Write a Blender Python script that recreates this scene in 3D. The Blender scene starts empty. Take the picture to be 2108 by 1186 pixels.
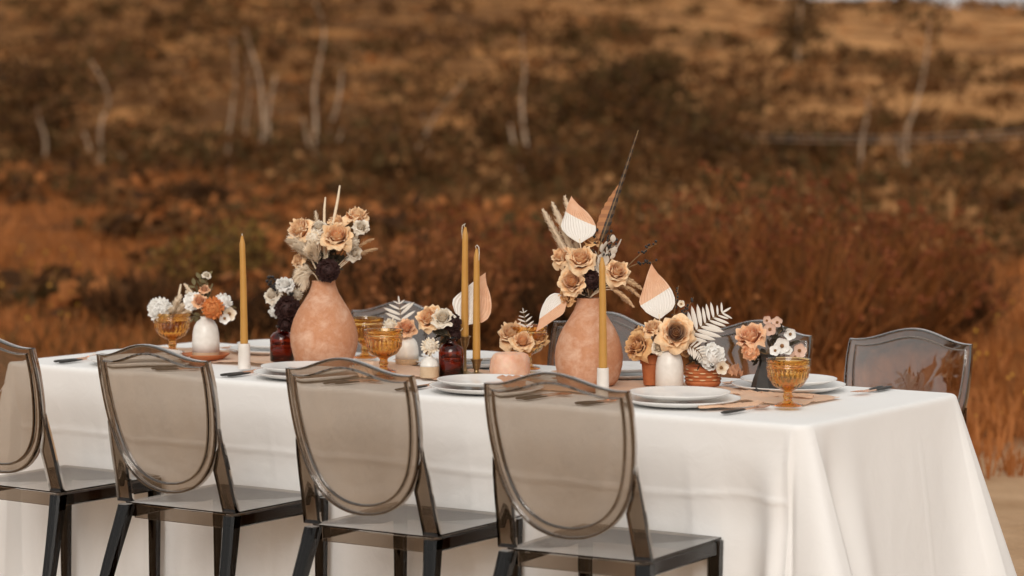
import bpy, bmesh, math, random
from mathutils import Vector, Matrix, noise
R = math.radians
random.seed(7)
sc = bpy.context.scene
col = sc.collection

# ------------------------------------------------------------------ camera
F_PX, PITCH, YAW = 4978.0, 0.0658, -0.6170
CAM = Vector((2.7825, -5.1518, 1.4672))
FW = Vector((math.sin(YAW)*math.cos(PITCH), math.cos(YAW)*math.cos(PITCH), -math.sin(PITCH)))
RT = Vector((math.cos(YAW), -math.sin(YAW), 0))
UP = RT.cross(FW)
HF = Vector((math.sin(YAW), math.cos(YAW), 0))          # horizontal heading
cam = bpy.data.cameras.new('camera')
cam.sensor_width = 36; cam.lens = 36*F_PX/2108
cam.clip_start = .1; cam.clip_end = 3000
cam.dof.use_dof = True; cam.dof.focus_distance = 6.7; cam.dof.aperture_fstop = 2.6
cam.dof.aperture_blades = 0
co = bpy.data.objects.new('camera', cam); col.objects.link(co)
co.matrix_world = Matrix((RT, UP, -FW)).transposed().to_4x4()
co.location = CAM
sc.camera = co

# ------------------------------------------------------------------ sky and sun
SUN_EL, SUN_AZ = R(29), R(152)                           # soft high overcast light from behind the camera
w = bpy.data.worlds.new('World'); sc.world = w; w.use_nodes = True
nt = w.node_tree; nt.nodes.clear()
sky = nt.nodes.new('ShaderNodeTexSky'); sky.sky_type = 'NISHITA'; sky.sun_disc = False
sky.sun_elevation = SUN_EL; sky.sun_rotation = SUN_AZ; sky.dust_density = 4; sky.air_density = 1.2
mixn = nt.nodes.new('ShaderNodeMix'); mixn.data_type = 'RGBA'; mixn.inputs[0].default_value = .62
mixn.inputs[7].default_value = (8.2, 7.9, 7.5, 1)        # veil of warm thin cloud
bg = nt.nodes.new('ShaderNodeBackground'); bg.inputs[1].default_value = .085
ow = nt.nodes.new('ShaderNodeOutputWorld')
hs_ = nt.nodes.new('ShaderNodeHueSaturation'); hs_.inputs['Saturation'].default_value = .15; nt.links.new(sky.outputs[0], hs_.inputs['Color'])
tn_ = nt.nodes.new('ShaderNodeMix'); tn_.data_type = 'RGBA'; tn_.blend_type = 'MULTIPLY'; tn_.inputs[0].default_value = 1; tn_.inputs[7].default_value = (1.05, .99, .93, 1)
nt.links.new(hs_.outputs[0], tn_.inputs[6]); nt.links.new(tn_.outputs[2], mixn.inputs[6]); nt.links.new(mixn.outputs[2], bg.inputs[0]); nt.links.new(bg.outputs[0], ow.inputs[0])
sl = bpy.data.lights.new('sun', 'SUN'); sl.energy = 1.15; sl.angle = R(30); sl.color = (1, .95, .88)
so = bpy.data.objects.new('sun', sl); col.objects.link(so)
sd = Vector((math.sin(SUN_AZ)*math.cos(SUN_EL), math.cos(SUN_AZ)*math.cos(SUN_EL), math.sin(SUN_EL)))
so.rotation_euler = sd.to_track_quat('Z', 'Y').to_euler(); so.location = (3, -8, 12)
vs = sc.view_settings
vs.view_transform = 'Standard'; vs.look = 'None'; vs.gamma = 1; vs.exposure = 0.26
cy = sc.cycles
cy.use_denoising = True; cy.max_bounces = 18; cy.transmission_bounces = 16; cy.transparent_max_bounces = 16
cy.diffuse_bounces = 4; cy.glossy_bounces = 6; cy.sample_clamp_indirect = 6; cy.blur_glossy = .3
cy.use_adaptive_sampling = True; cy.adaptive_threshold = .012

# ------------------------------------------------------------------ pixel helpers (photo is 2108 x 1186)
def ray(px, py): return FW + RT*((px-1054)/F_PX) + UP*((593-py)/F_PX)
def at_z(px, py, z):
    d = ray(px, py); return CAM + d*((z-CAM.z)/d.z)
def at_d(px, py, d): return CAM + ray(px, py)*d
def depth(P): return (Vector(P)-CAM).dot(FW)
def mpp(P): return depth(P)/F_PX                          # metres per photo pixel at P
def DL(D, lat, z=0):                                      # heading distance and lateral offset to world
    p = CAM + HF*D + RT*lat; return Vector((p.x, p.y, z))

# ------------------------------------------------------------------ materials
MATS = {}
def nodes(name):
    m = bpy.data.materials.new(name); m.use_nodes = True
    n = m.node_tree; b = n.nodes['Principled BSDF']; MATS[name] = m
    return m, n, b
def ramp(n, fac, stops):
    r = n.nodes.new('ShaderNodeValToRGB'); e = r.color_ramp.elements
    while len(e) < len(stops): e.new(.5)
    for k, (p, c) in enumerate(stops): e[k].position = p; e[k].color = (*c, 1)
    n.links.new(fac, r.inputs[0]); return r.outputs[0]
def noisetex(n, scale, detail=4, rough=.55, coord='Object', dist=0):
    tc = n.nodes.new('ShaderNodeTexCoord'); t = n.nodes.new('ShaderNodeTexNoise')
    t.inputs['Scale'].default_value = scale; t.inputs['Detail'].default_value = detail
    t.inputs['Roughness'].default_value = rough; t.inputs['Distortion'].default_value = dist
    n.links.new(tc.outputs[coord], t.inputs['Vector']); return t.outputs['Fac']
def bump(n, b, h, strength, distance):
    bp = n.nodes.new('ShaderNodeBump'); bp.inputs['Strength'].default_value = strength; bp.inputs['Distance'].default_value = distance
    n.links.new(h, bp.inputs['Height']); n.links.new(bp.outputs[0], b.inputs['Normal'])
def petal_mat(name, base, mid, edge, trans=.12, rv=.10):
    m, n, b = nodes(name)
    at = n.nodes.new('ShaderNodeAttribute'); at.attribute_name = 'along'
    nz = noisetex(n, 3.0, 5); ad = n.nodes.new('ShaderNodeMath'); ad.operation = 'MULTIPLY_ADD'; n.links.new(nz, ad.inputs[0]); ad.inputs[1].default_value = .5; 
    sb = n.nodes.new('ShaderNodeMath'); sb.operation = 'SUBTRACT'; n.links.new(at.outputs['Fac'], sb.inputs[0]); sb.inputs[1].default_value = .25; n.links.new(sb.outputs[0], ad.inputs[2])
    c = ramp(n, ad.outputs[0], [(.10, base), (.55, mid), (.93, edge)])
    oi = n.nodes.new('ShaderNodeObjectInfo'); hs = n.nodes.new('ShaderNodeHueSaturation'); mr = n.nodes.new('ShaderNodeMapRange'); mr.inputs[3].default_value = 1-rv; mr.inputs[4].default_value = 1+rv
    n.links.new(oi.outputs['Random'], mr.inputs[0]); n.links.new(mr.outputs[0], hs.inputs['Value']); n.links.new(c, hs.inputs['Color']); c = hs.outputs[0]
    n.links.new(c, b.inputs['Base Color']); b.inputs['Roughness'].default_value = .7; b.inputs['Specular IOR Level'].default_value = .25; b.inputs['Sheen Weight'].default_value = .2
    bump(n, b, noisetex(n, 7, 4, dist=1.0), .35, .04)
    t = n.nodes.new('ShaderNodeBsdfTranslucent'); n.links.new(c, t.inputs[0]); mx = n.nodes.new('ShaderNodeMixShader'); mx.inputs[0].default_value = trans
    n.links.new(b.outputs[0], mx.inputs[1]); n.links.new(t.outputs[0], mx.inputs[2]); n.links.new(mx.outputs[0], n.nodes['Material Output'].inputs[0])
    return m
def mat(name, c1, c2=None, scale=20, rough=.6, bmp=0, bscale=None, bdist=.002, trans=0, spec=.4, sss=0, lo=.3, hi=.7, rnd=0, metal=0):
    """two-tone mottled surface; trans = share of translucent light; rnd = value change from object to object"""
    m, n, b = nodes(name)
    c2 = c2 or c1
    f = noisetex(n, scale); c = ramp(n, f, [(lo, c1), (hi, c2)])
    if rnd:
        oi = n.nodes.new('ShaderNodeObjectInfo'); hs = n.nodes.new('ShaderNodeHueSaturation')
        mr = n.nodes.new('ShaderNodeMapRange'); mr.inputs[3].default_value = 1-rnd; mr.inputs[4].default_value = 1+rnd
        n.links.new(oi.outputs['Random'], mr.inputs[0]); n.links.new(mr.outputs[0], hs.inputs['Value'])
        n.links.new(c, hs.inputs['Color']); c = hs.outputs[0]
    n.links.new(c, b.inputs['Base Color'])
    b.inputs['Roughness'].default_value = rough; b.inputs['Specular IOR Level'].default_value = spec; b.inputs['Metallic'].default_value = metal
    if sss:
        b.inputs['Subsurface Weight'].default_value = sss; b.inputs['Subsurface Radius'].default_value = (.02, .008, .004); b.inputs['Subsurface Scale'].default_value = .5
    if bmp: bump(n, b, noisetex(n, bscale or scale*4), bmp, bdist)
    if trans:
        t = n.nodes.new('ShaderNodeBsdfTranslucent'); n.links.new(c, t.inputs[0])
        mx = n.nodes.new('ShaderNodeMixShader'); mx.inputs[0].default_value = trans
        n.links.new(b.outputs[0], mx.inputs[1]); n.links.new(t.outputs[0], mx.inputs[2])
        n.links.new(mx.outputs[0], n.nodes['Material Output'].inputs[0])
    return m
def glass(name, color, rough=.01, ior=1.45, absorb=None, density=0, bmp=0, coat=0):
    m, n, b = nodes(name)
    if coat: b.inputs['Coat Weight'].default_value = 1; b.inputs['Coat IOR'].default_value = coat; b.inputs['Coat Roughness'].default_value = .02
    b.inputs['Base Color'].default_value = (*color, 1); b.inputs['Transmission Weight'].default_value = 1
    b.inputs['Roughness'].default_value = rough; b.inputs['IOR'].default_value = ior
    if absorb:
        v = n.nodes.new('ShaderNodeVolumeAbsorption'); v.inputs[0].default_value = (*absorb, 1); v.inputs[1].default_value = density
        n.links.new(v.outputs[0], n.nodes['Material Output'].inputs[1])
    if bmp: bump(n, b, noisetex(n, 14, 2), bmp, .01)
    return m

# ------------------------------------------------------------------ mesh builder (vertices in world space)
class MB:
    def __init__(s): s.v = []; s.f = []; s.m = []; s.a = None
    def add(s, vs, fs, mi=0):
        o = len(s.v); s.v += [Vector(v) for v in vs]; s.f += [tuple(i+o for i in f) for f in fs]; s.m += [mi]*len(fs); return s
    def grid(s, fn, nu, nv, closeu=False, mi=0):
        vs = [fn(i/(nu if closeu else nu-1), j/(nv-1)) for j in range(nv) for i in range(nu)]
        fs = [(j*nu+i, j*nu+(i+1) % nu, (j+1)*nu+(i+1) % nu, (j+1)*nu+i) for j in range(nv-1) for i in range(nu if closeu else nu-1)]
        return s.add(vs, fs, mi)
    def tube(s, pts, rad, n=8, cap=True, mi=0, flat=1.0, ref=None):
        pts = [Vector(p) for p in pts]; k = len(pts)
        if not isinstance(rad, (list, tuple)): rad = [rad]*k
        vs = []; ref = Vector(ref) if ref else None
        for i, p in enumerate(pts):
            t = (pts[min(i+1, k-1)]-pts[max(i-1, 0)]).normalized()
            if ref is None: ref = Vector((0, 0, 1)) if abs(t.z) < .9 else Vector((1, 0, 0))
            a = t.cross(ref).normalized(); b = a.cross(t)
            ref = b
            for q in range(n):
                th = 2*math.pi*q/n
                vs.append(p + a*math.cos(th)*rad[i] + b*math.sin(th)*rad[i]*flat)
        fs = [(i*n+q, i*n+(q+1) % n, (i+1)*n+(q+1) % n, (i+1)*n+q) for i in range(k-1) for q in range(n)]
        if cap: fs += [tuple(range(n))[::-1], tuple((k-1)*n+q for q in range(n))]
        return s.add(vs, fs, mi)
    def lathe(s, prof, n=40, c=(0, 0, 0), rf=None, mi=0):
        c = Vector(c); vs = []; k = len(prof)
        for j, (r, z) in enumerate(prof):
            for q in range(n):
                th = 2*math.pi*q/n; rr = r*(rf(th, z, j) if rf else 1)
                vs.append(c+Vector((rr*math.cos(th), rr*math.sin(th), z)))
        fs = [(j*n+q, j*n+(q+1) % n, (j+1)*n+(q+1) % n, (j+1)*n+q) for j in range(k-1) for q in range(n)]
        if prof[0][0] > 1e-6: fs.append(tuple(range(n))[::-1])
        if prof[-1][0] > 1e-6: fs.append(tuple((k-1)*n+q for q in range(n)))
        return s.add(vs, fs, mi)
    def bar(s, a, b, wa, wb, up=(0, 0, 1), mi=0, bev=.18):
        """tapered bar with chamfered edges from a to b; wa, wb = (width, depth) at the ends"""
        a = Vector(a); b = Vector(b); t = (b-a).normalized(); x = t.cross(Vector(up)).normalized(); y = x.cross(t)
        vs = []
        for p, (wx, wy) in ((a, wa), (b, wb)):
            cx, cyy = wx/2, wy/2; e = min(wx, wy)*bev
            for px_, py_ in ((cx-e, cyy), (-cx+e, cyy), (-cx, cyy-e), (-cx, -cyy+e), (-cx+e, -cyy), (cx-e, -cyy), (cx, -cyy+e), (cx, cyy-e)):
                vs.append(p+x*px_+y*py_)
        fs = [(q, (q+1) % 8, 8+(q+1) % 8, 8+q) for q in range(8)] + [tuple(range(8))[::-1], tuple(range(8, 16))]
        return s.add(vs, fs, mi)
    def ball(s, c, r, n=6, mi=0):
        prof = [(r*math.sin(math.pi*j/n), -r*math.cos(math.pi*j/n)) for j in range(n+1)]
        return s.lathe(prof, n+2, c, mi=mi)
    def mesh(s, name, mats, smooth=True, org=(0, 0, 0), weld=True):
        me = bpy.data.meshes.new(name); o = Vector(org)
        me.from_pydata([v-o for v in s.v], [], s.f)
        for m in (mats if isinstance(mats, (list, tuple)) else [mats]): me.materials.append(m)
        if any(s.m): me.polygons.foreach_set('material_index', s.m)
        if weld:
            bm = bmesh.new(); bm.from_mesh(me); bmesh.ops.remove_doubles(bm, verts=bm.verts, dist=1e-6)
            bmesh.ops.recalc_face_normals(bm, faces=bm.faces); bm.to_mesh(me); bm.free()
        if smooth is True: me.polygons.foreach_set('use_smooth', [True]*len(me.polygons))
        elif smooth: me.shade_smooth(); me.set_sharp_from_angle(angle=R(smooth))
        if s.a is not None:
            ca = me.attributes.new('along', 'FLOAT', 'POINT'); ca.data.foreach_set('value', (s.a+[.5]*len(s.v))[:len(s.v)])
        me.update(); return me
WORLD = {}
def origin(o): return WORLD.get(o.name, Vector((0, 0, 0)))
def link(name, data, parent, org):
    o = bpy.data.objects.new(name, data); col.objects.link(o); WORLD[o.name] = Vector(org)
    if parent: o.parent = parent; o.location = Vector(org)-origin(parent)
    else: o.location = org
    return o
def tag(o, label, cat, group=None):
    o['label'] = label; o['category'] = cat
    if group: o['group'] = group
    return o
def thing(name, loc, label, cat, group=None): return tag(link(name, None, None, loc), label, cat, group)
FINE = {'seed_heads', 'twigs', 'limbs', 'plume', 'berries', 'crown', 'foliage', 'branches', 'cream_dashes'}
def part(mb, name, mats, parent, smooth=True, weld=True):
    g = origin(parent); o = link(name, mb.mesh(name, mats, smooth, g, weld), parent, g)
    if name in FINE: o['kind'] = 'stuff'
    return o
def solo(mb, name, mats, loc, label, cat, group=None, smooth=True):
    return tag(link(name, mb.mesh(name, mats, smooth, loc), None, loc), label, cat, group)
def shared(name, me, parent, M):
    o = bpy.data.objects.new(name, me); col.objects.link(o); o.parent = parent; o.matrix_local = M
    return o
def frame_to(d, roll=0):
    d = Vector(d).normalized()
    return d.to_track_quat('Z', 'Y').to_matrix().to_4x4() @ Matrix.Rotation(roll, 4, 'Z')
def lerp(a, b, t): return a+(b-a)*t
def sstep(a, b, x):
    t = max(0, min(1, (x-a)/(b-a))); return t*t*(3-2*t)
def rnd(a, b): return random.uniform(a, b)
def fbm(x, y, z=0, o=4):
    return noise.fractal(Vector((x, y, z)), .9, 2.0, o)

# ------------------------------------------------------------------ palette
M_cloth = None
def cloth_mat(name, c1, c2, weave=900, bs=.15, trans=0):
    m, n, b = nodes(name)
    f = noisetex(n, 3.5, 6); n.links.new(ramp(n, f, [(.3, c1), (.7, c2)]), b.inputs['Base Color'])
    b.inputs['Roughness'].default_value = .9; b.inputs['Specular IOR Level'].default_value = .15; b.inputs['Sheen Weight'].default_value = .15
    tc = n.nodes.new('ShaderNodeTexCoord'); wv = n.nodes.new('ShaderNodeTexNoise'); wv.inputs['Scale'].default_value = weave
    wv.inputs['Detail'].default_value = 2
    n.links.new(tc.outputs['Object'], wv.inputs['Vector'])
    big = n.nodes.new('ShaderNodeTexNoise'); big.inputs['Scale'].default_value = 16; big.inputs['Detail'].default_value = 5; big.inputs['Distortion'].default_value = .8
    n.links.new(tc.outputs['Object'], big.inputs['Vector'])
    b1 = n.nodes.new('ShaderNodeBump'); b1.inputs['Strength'].default_value = bs; b1.inputs['Distance'].default_value = .0006
    n.links.new(wv.outputs[0], b1.inputs['Height'])
    b2 = n.nodes.new('ShaderNodeBump'); b2.inputs['Strength'].default_value = .28; b2.inputs['Distance'].default_value = .006
    n.links.new(big.outputs[0], b2.inputs['Height']); n.links.new(b1.outputs[0], b2.inputs['Normal']); n.links.new(b2.outputs[0], b.inputs['Normal'])
    if trans:
        t = n.nodes.new('ShaderNodeBsdfTranslucent'); t.inputs[0].default_value = (*c1, 1)
        mx = n.nodes.new('ShaderNodeMixShader'); mx.inputs[0].default_value = trans
        n.links.new(b.outputs[0], mx.inputs[1]); n.links.new(t.outputs[0], mx.inputs[2]); n.links.new(mx.outputs[0], n.nodes['Material Output'].inputs[0])
    return m
M_cloth = cloth_mat('white_linen', (.81, .805, .795), (.84, .835, .825))
M_gauze = cloth_mat('peach_gauze', (.76, .49, .32), (.84, .60, .44), 500, .5, .25)
M_napkin = cloth_mat('terracotta_napkin', (.50, .23, .12), (.62, .32, .18), 600, .4, .1)
M_smoke = glass('smoked_polycarbonate', (1, 1, 1), .012, 1.45, (.42, .30, .17), 270, .015)
M_smokeb = glass('polished_smoked_sheet', (1, 1, 1), .012, 1.50, (.42, .30, .17), 195, .015, 2.05)
M_amber = glass('amber_glass', (.93, .65, .27), .02, 1.5, (.86, .58, .20), 36)
M_brown = glass('brown_bottle_glass', (.66, .24, .07), .02, 1.5, (.66, .30, .10), 300)
M_plate = mat('white_glazed_ceramic', (.80, .79, .77), (.84, .83, .81), 30, .25, spec=.5)
M_terra = None
def terracotta():
    m, n, b = nodes('chalky_terracotta')
    f1 = noisetex(n, 17, 10, .72, dist=.3); f2 = noisetex(n, 75, 7, .75)
    base = ramp(n, f2, [(.3, (.48, .215, .115)), (.7, (.57, .285, .16))])
    mx = n.nodes.new('ShaderNodeMix'); mx.data_type = 'RGBA'
    fr = ramp(n, f1, [(.46, (0, 0, 0)), (.70, (.60, .60, .60))])
    n.links.new(fr, mx.inputs[0]); n.links.new(base, mx.inputs[6]); mx.inputs[7].default_value = (.79, .58, .45, 1)
    n.links.new(mx.outputs[2], b.inputs['Base Color']); b.inputs['Roughness'].default_value = .85; b.inputs['Specular IOR Level'].default_value = .2
    tcw = n.nodes.new('ShaderNodeTexCoord'); wv = n.nodes.new('ShaderNodeTexWave'); wv.bands_direction = 'Z'; wv.inputs['Scale'].default_value = 28; wv.inputs['Distortion'].default_value = 2.5; wv.inputs['Detail'].default_value = 3
    n.links.new(tcw.outputs['Object'], wv.inputs[0]); ma = n.nodes.new('ShaderNodeMath'); ma.operation = 'MULTIPLY_ADD'; n.links.new(wv.outputs['Fac'], ma.inputs[0]); ma.inputs[1].default_value = .12; n.links.new(f2, ma.inputs[2])
    bump(n, b, ma.outputs[0], .45, .002); return m
M_terra = terracotta()
M_pot = mat('plain_terracotta', (.40, .11, .035), (.52, .17, .06), 40, .75, .2, 120, .001)
M_dash = mat('cream_slip', (.70, .55, .32), None, 40, .6)
M_cer = mat('speckled_white_ceramic', (.70, .66, .60), (.78, .74, .69), 60, .3, .05, 200, .001)
M_bare = mat('bare_tan_clay', (.52, .36, .22), (.60, .44, .29), 60, .8)
M_marble = mat('white_stone', (.66, .60, .54), (.80, .75, .70), 25, .45)
M_salt = mat('pink_rock_salt', (.70, .36, .22), (.82, .58, .44), 22, .5, .6, 60, .004, sss=.35)
M_wax = mat('mustard_wax', (.47, .235, .05), (.54, .28, .065), 14, .45, sss=.15)
M_wick = mat('cotton_wick', (.75, .68, .58), None, 60, .8)
M_brass = mat('aged_brass', (.26, .17, .08), (.36, .24, .11), 80, .4, metal=.85)
M_copper = mat('rose_gold_metal', (.75, .45, .30), (.82, .52, .37), 60, .25, metal=1)
M_black = mat('matte_black_handle', (.018, .015, .013), (.03, .026, .022), 60, .5)
M_bvase = mat('black_stoneware', (.018, .015, .013), (.035, .03, .025), 40, .45, .1)
M_rose = petal_mat('toffee_petal', (.72, .29, .09), (.90, .49, .205), (.95, .69, .43))
M_roseh = petal_mat('toffee_petal_heart', (.70, .28, .09), (.88, .47, .20), (.94, .65, .38))
M_dry = petal_mat('dried_brown_petal', (.40, .13, .03), (.66, .30, .095), (.82, .50, .23))
M_dkh = petal_mat('dark_rose_heart', (.12, .035, .012), (.34, .14, .045), (.70, .42, .20))
M_peach = petal_mat('peach_petal', (.66, .19, .055), (.84, .39, .17), (.89, .55, .33))
M_orange = mat('orange_petal', (.62, .20, .05), (.74, .30, .10), 40, .7, trans=.15)
M_white = petal_mat('white_petal', (.84, .78, .69), (.90, .87, .82), (.94, .92, .88), .06)
M_cream = petal_mat('cream_petal', (.66, .44, .25), (.82, .68, .50), (.89, .81, .69))
M_blush = mat('blush_petal', (.72, .46, .34), (.80, .60, .49), 30, .65, trans=.22)
M_burg = mat('black_burgundy_petal', (.022, .007, .006), (.05, .016, .012), 30, .7)
M_plume = mat('beige_plume', (.78, .64, .48), (.88, .77, .62), 40, .8, trans=.15, rnd=.1)
M_fern = mat('bleached_fern', (.78, .71, .62), (.84, .78, .70), 40, .7, trans=.2)
M_wleaf = mat('white_painted_leaf', (.80, .76, .70), (.84, .80, .75), 40, .6, trans=.1)
M_pleaf = mat('dried_palm_leaf', (.76, .43, .26), (.84, .54, .36), 30, .6, trans=.2)
M_stem = mat('dry_stem', (.17, .10, .045), (.27, .17, .08), 60, .8)
M_bleach = mat('bleached_stick', (.70, .55, .38), (.80, .66, .48), 60, .7)
M_olive = mat('olive_leaf', (.13, .105, .045), (.24, .19, .09), 40, .7, trans=.2)
M_dkleaf = mat('dark_leaf', (.03, .024, .014), (.06, .045, .025), 40, .7)
M_berry = mat('black_berry', (.012, .010, .010), (.02, .016, .016), 40, .35)
M_core = mat('brown_flower_centre', (.16, .07, .02), (.30, .14, .05), 90, .8, .5, 200, .001)
M_yel = mat('yellow_petal', (.65, .36, .03), (.7, .42, .05), 40, .7)
def feather_mat(name, c1, c2):
    m, n, b = nodes(name)
    tc = n.nodes.new('ShaderNodeTexCoord'); wv = n.nodes.new('ShaderNodeTexWave'); wv.bands_direction = 'Z'
    wv.inputs['Scale'].default_value = 14; wv.inputs['Distortion'].default_value = 1.2
    n.links.new(tc.outputs['Object'], wv.inputs[0]); n.links.new(ramp(n, wv.outputs['Fac'], [(.35, c1), (.6, c2)]), b.inputs['Base Color'])
    b.inputs['Roughness'].default_value = .6; return m
M_feather = feather_mat('barred_feather', (.022, .014, .009), (.09, .045, .02))
M_featc = feather_mat('copper_feather', (.30, .115, .035), (.40, .165, .05))

# ------------------------------------------------------------------ terrain
def lat_of(x, y):
    d = Vector((x, y, 0))-Vector((CAM.x, CAM.y, 0)); return d.dot(HF), d.dot(RT)
def ground_z(D, lat):
    z = .010*max(0, D-14) if D < 62 else .48+.008*(D-62)
    crest = 18.8 - 6.6*sstep(-45, 60, lat) + .5*fbm(lat*.02, 3.3)
    h = max(0, (D-72)/190); h = min(h, 1.35)
    z += crest*(h**1.12 if h < 1 else 1+(h-1)*.25)
    amp = .04+.010*max(0, min(D, 200)-12) if D > 12 else .04*sstep(7.5, 12, D)
    if D > 9: z += amp*.55*fbm(D*.06, lat*.09, 1.7) + amp*.12*fbm(D*.4, lat*.4, 5)
    yw = CAM.y+HF.y*D+RT.y*lat; z -= .021*sstep(.45, .95, yw)*(1-sstep(9, 13, D))     # the clearing dips a little beyond the table
    return z
def hill_edge(lat, D):
    r = lat/max(D, 1); return lerp(lerp(62, 40, sstep(-.17, -.02, r)), 25, sstep(-.02, .10, r))
def gpt(px, D):
    """ground point seen in the direction of photo column px at heading distance D"""
    lat = (px-1054)/F_PX*D; P = DL(D, lat); P.z = ground_z(D, lat); return P
def ground_mat():
    m, n, b = nodes('dry_earth_and_grass')
    tc = n.nodes.new('ShaderNodeTexCoord')
    def nz(scale, det, vec=None, ro=.6):
        t = n.nodes.new('ShaderNodeTexNoise'); t.inputs['Scale'].default_value = scale; t.inputs['Detail'].default_value = det; t.inputs['Roughness'].default_value = ro
        n.links.new(vec or tc.outputs['Object'], t.inputs['Vector']); return t.outputs['Fac']
    def mix(f, a, bb):
        x = n.nodes.new('ShaderNodeMix'); x.data_type = 'RGBA'; n.links.new(f, x.inputs[0]); n.links.new(a, x.inputs[6]); n.links.new(bb, x.inputs[7]); return x.outputs[2]
    att = n.nodes.new('ShaderNodeAttribute'); att.attribute_name = 'zone'; sep = n.nodes.new('ShaderNodeSeparateColor'); n.links.new(att.outputs['Color'], sep.inputs[0])
    dirt = ramp(n, nz(2.2, 8), [(.3, (.38, .235, .13)), (.7, (.56, .37, .225))])
    field = ramp(n, nz(.30, 9, ro=.68), [(.28, (0.073, 0.026, 0.008)), (.48, (0.202, 0.068, 0.017)), (.75, (0.347, 0.126, 0.034))])
    hill = ramp(n, nz(.16, 9, ro=.65), [(.30, (0.095, 0.044, 0.016)), (.44, (0.213, 0.097, 0.035)), (.56, (0.482, 0.238, 0.091)), (.8, (0.650, 0.354, 0.148))])
    hill2 = ramp(n, nz(.16, 9, ro=.65), [(.34, (0.078, 0.035, 0.013)), (.50, (0.157, 0.070, 0.024)), (.60, (0.358, 0.160, 0.053)), (.8, (0.515, 0.252, 0.091))])
    c = mix(sep.outputs[0], dirt, field); c = mix(sep.outputs[1], c, mix(sep.outputs[2], hill2, hill))
    n.links.new(c, b.inputs['Base Color']); b.inputs['Roughness'].default_value = 1; b.inputs['Specular IOR Level'].default_value = .05
    bump(n, b, nz(9, 6), .7, .05); return m
M_ground = ground_mat()
Ds = [-60, -30, -15, -8, -4, -2] + [i*.5 for i in range(0, 40)] + [20+i for i in range(0, 45)] + [65+i*2.5 for i in range(0, 92)] + [300, 330, 380, 450, 600, 900]
lats = sorted(set([s*v for s in (-1, 1) for v in ([i*.8 for i in range(12)] + [10+i*2.2 for i in range(32)] + [85, 100, 130, 180, 260, 400, 700])]))
g = MB(); nl = len(lats)
gv = []; zone = []
for D in Ds:
    for la in lats:
        z = ground_z(max(D, 0), la) if D < 330 else ground_z(330, la) - (D-330)*.02
        gv.append(DL(D, la, z))
        edge = 10.9 + .9*fbm(la*.5, 2.2) - .25*min(la, 6)*0 + (.0 if la > -3 else -3.5*sstep(-3, -8, la)*0)
        zone.append((sstep(edge-.35, edge+.5, D), sstep(hill_edge(la, D)-3, hill_edge(la, D)+12, D+7*fbm(D*.08, la*.12, 9)), sstep(-.08, .14, la/max(D, 1)), 1))
g.add(gv, [(j*nl+i, j*nl+i+1, (j+1)*nl+i+1, (j+1)*nl+i) for j in range(len(Ds)-1) for i in range(nl-1)])
me = g.mesh('ground', M_ground, True, (0, 0, 0), weld=False)
ca = me.color_attributes.new('zone', 'FLOAT_COLOR', 'POINT')
for i, z_ in enumerate(zone): ca.data[i].color = z_
go = link('ground', me, None, (0, 0, 0)); go['kind'] = 'structure'; go['label'] = 'dirt clearing running into a rust brown dry field and grassy hillside'

# ------------------------------------------------------------------ table and cloth
TL, TW, TZ = 2.8031, .886, .75
tb = thing('banquet_table', (-TL/2, TW/2, 0), 'long rectangular table standing under the white tablecloth', 'table')
part(MB().bar((-TL+.02, TW/2, .728), (-.02, TW/2, .728), (TW-.04, .03), (TW-.04, .03)), 'table_top', M_stem, tb, False)
for x in (-TL+.25, -.25):
    for y in (.15, TW-.15): part(MB().bar((x, y, 0), (x, y, .71), (.035, .035), (.045, .045), (0, 1, 0)), 'leg', M_stem, tb, False)

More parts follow.
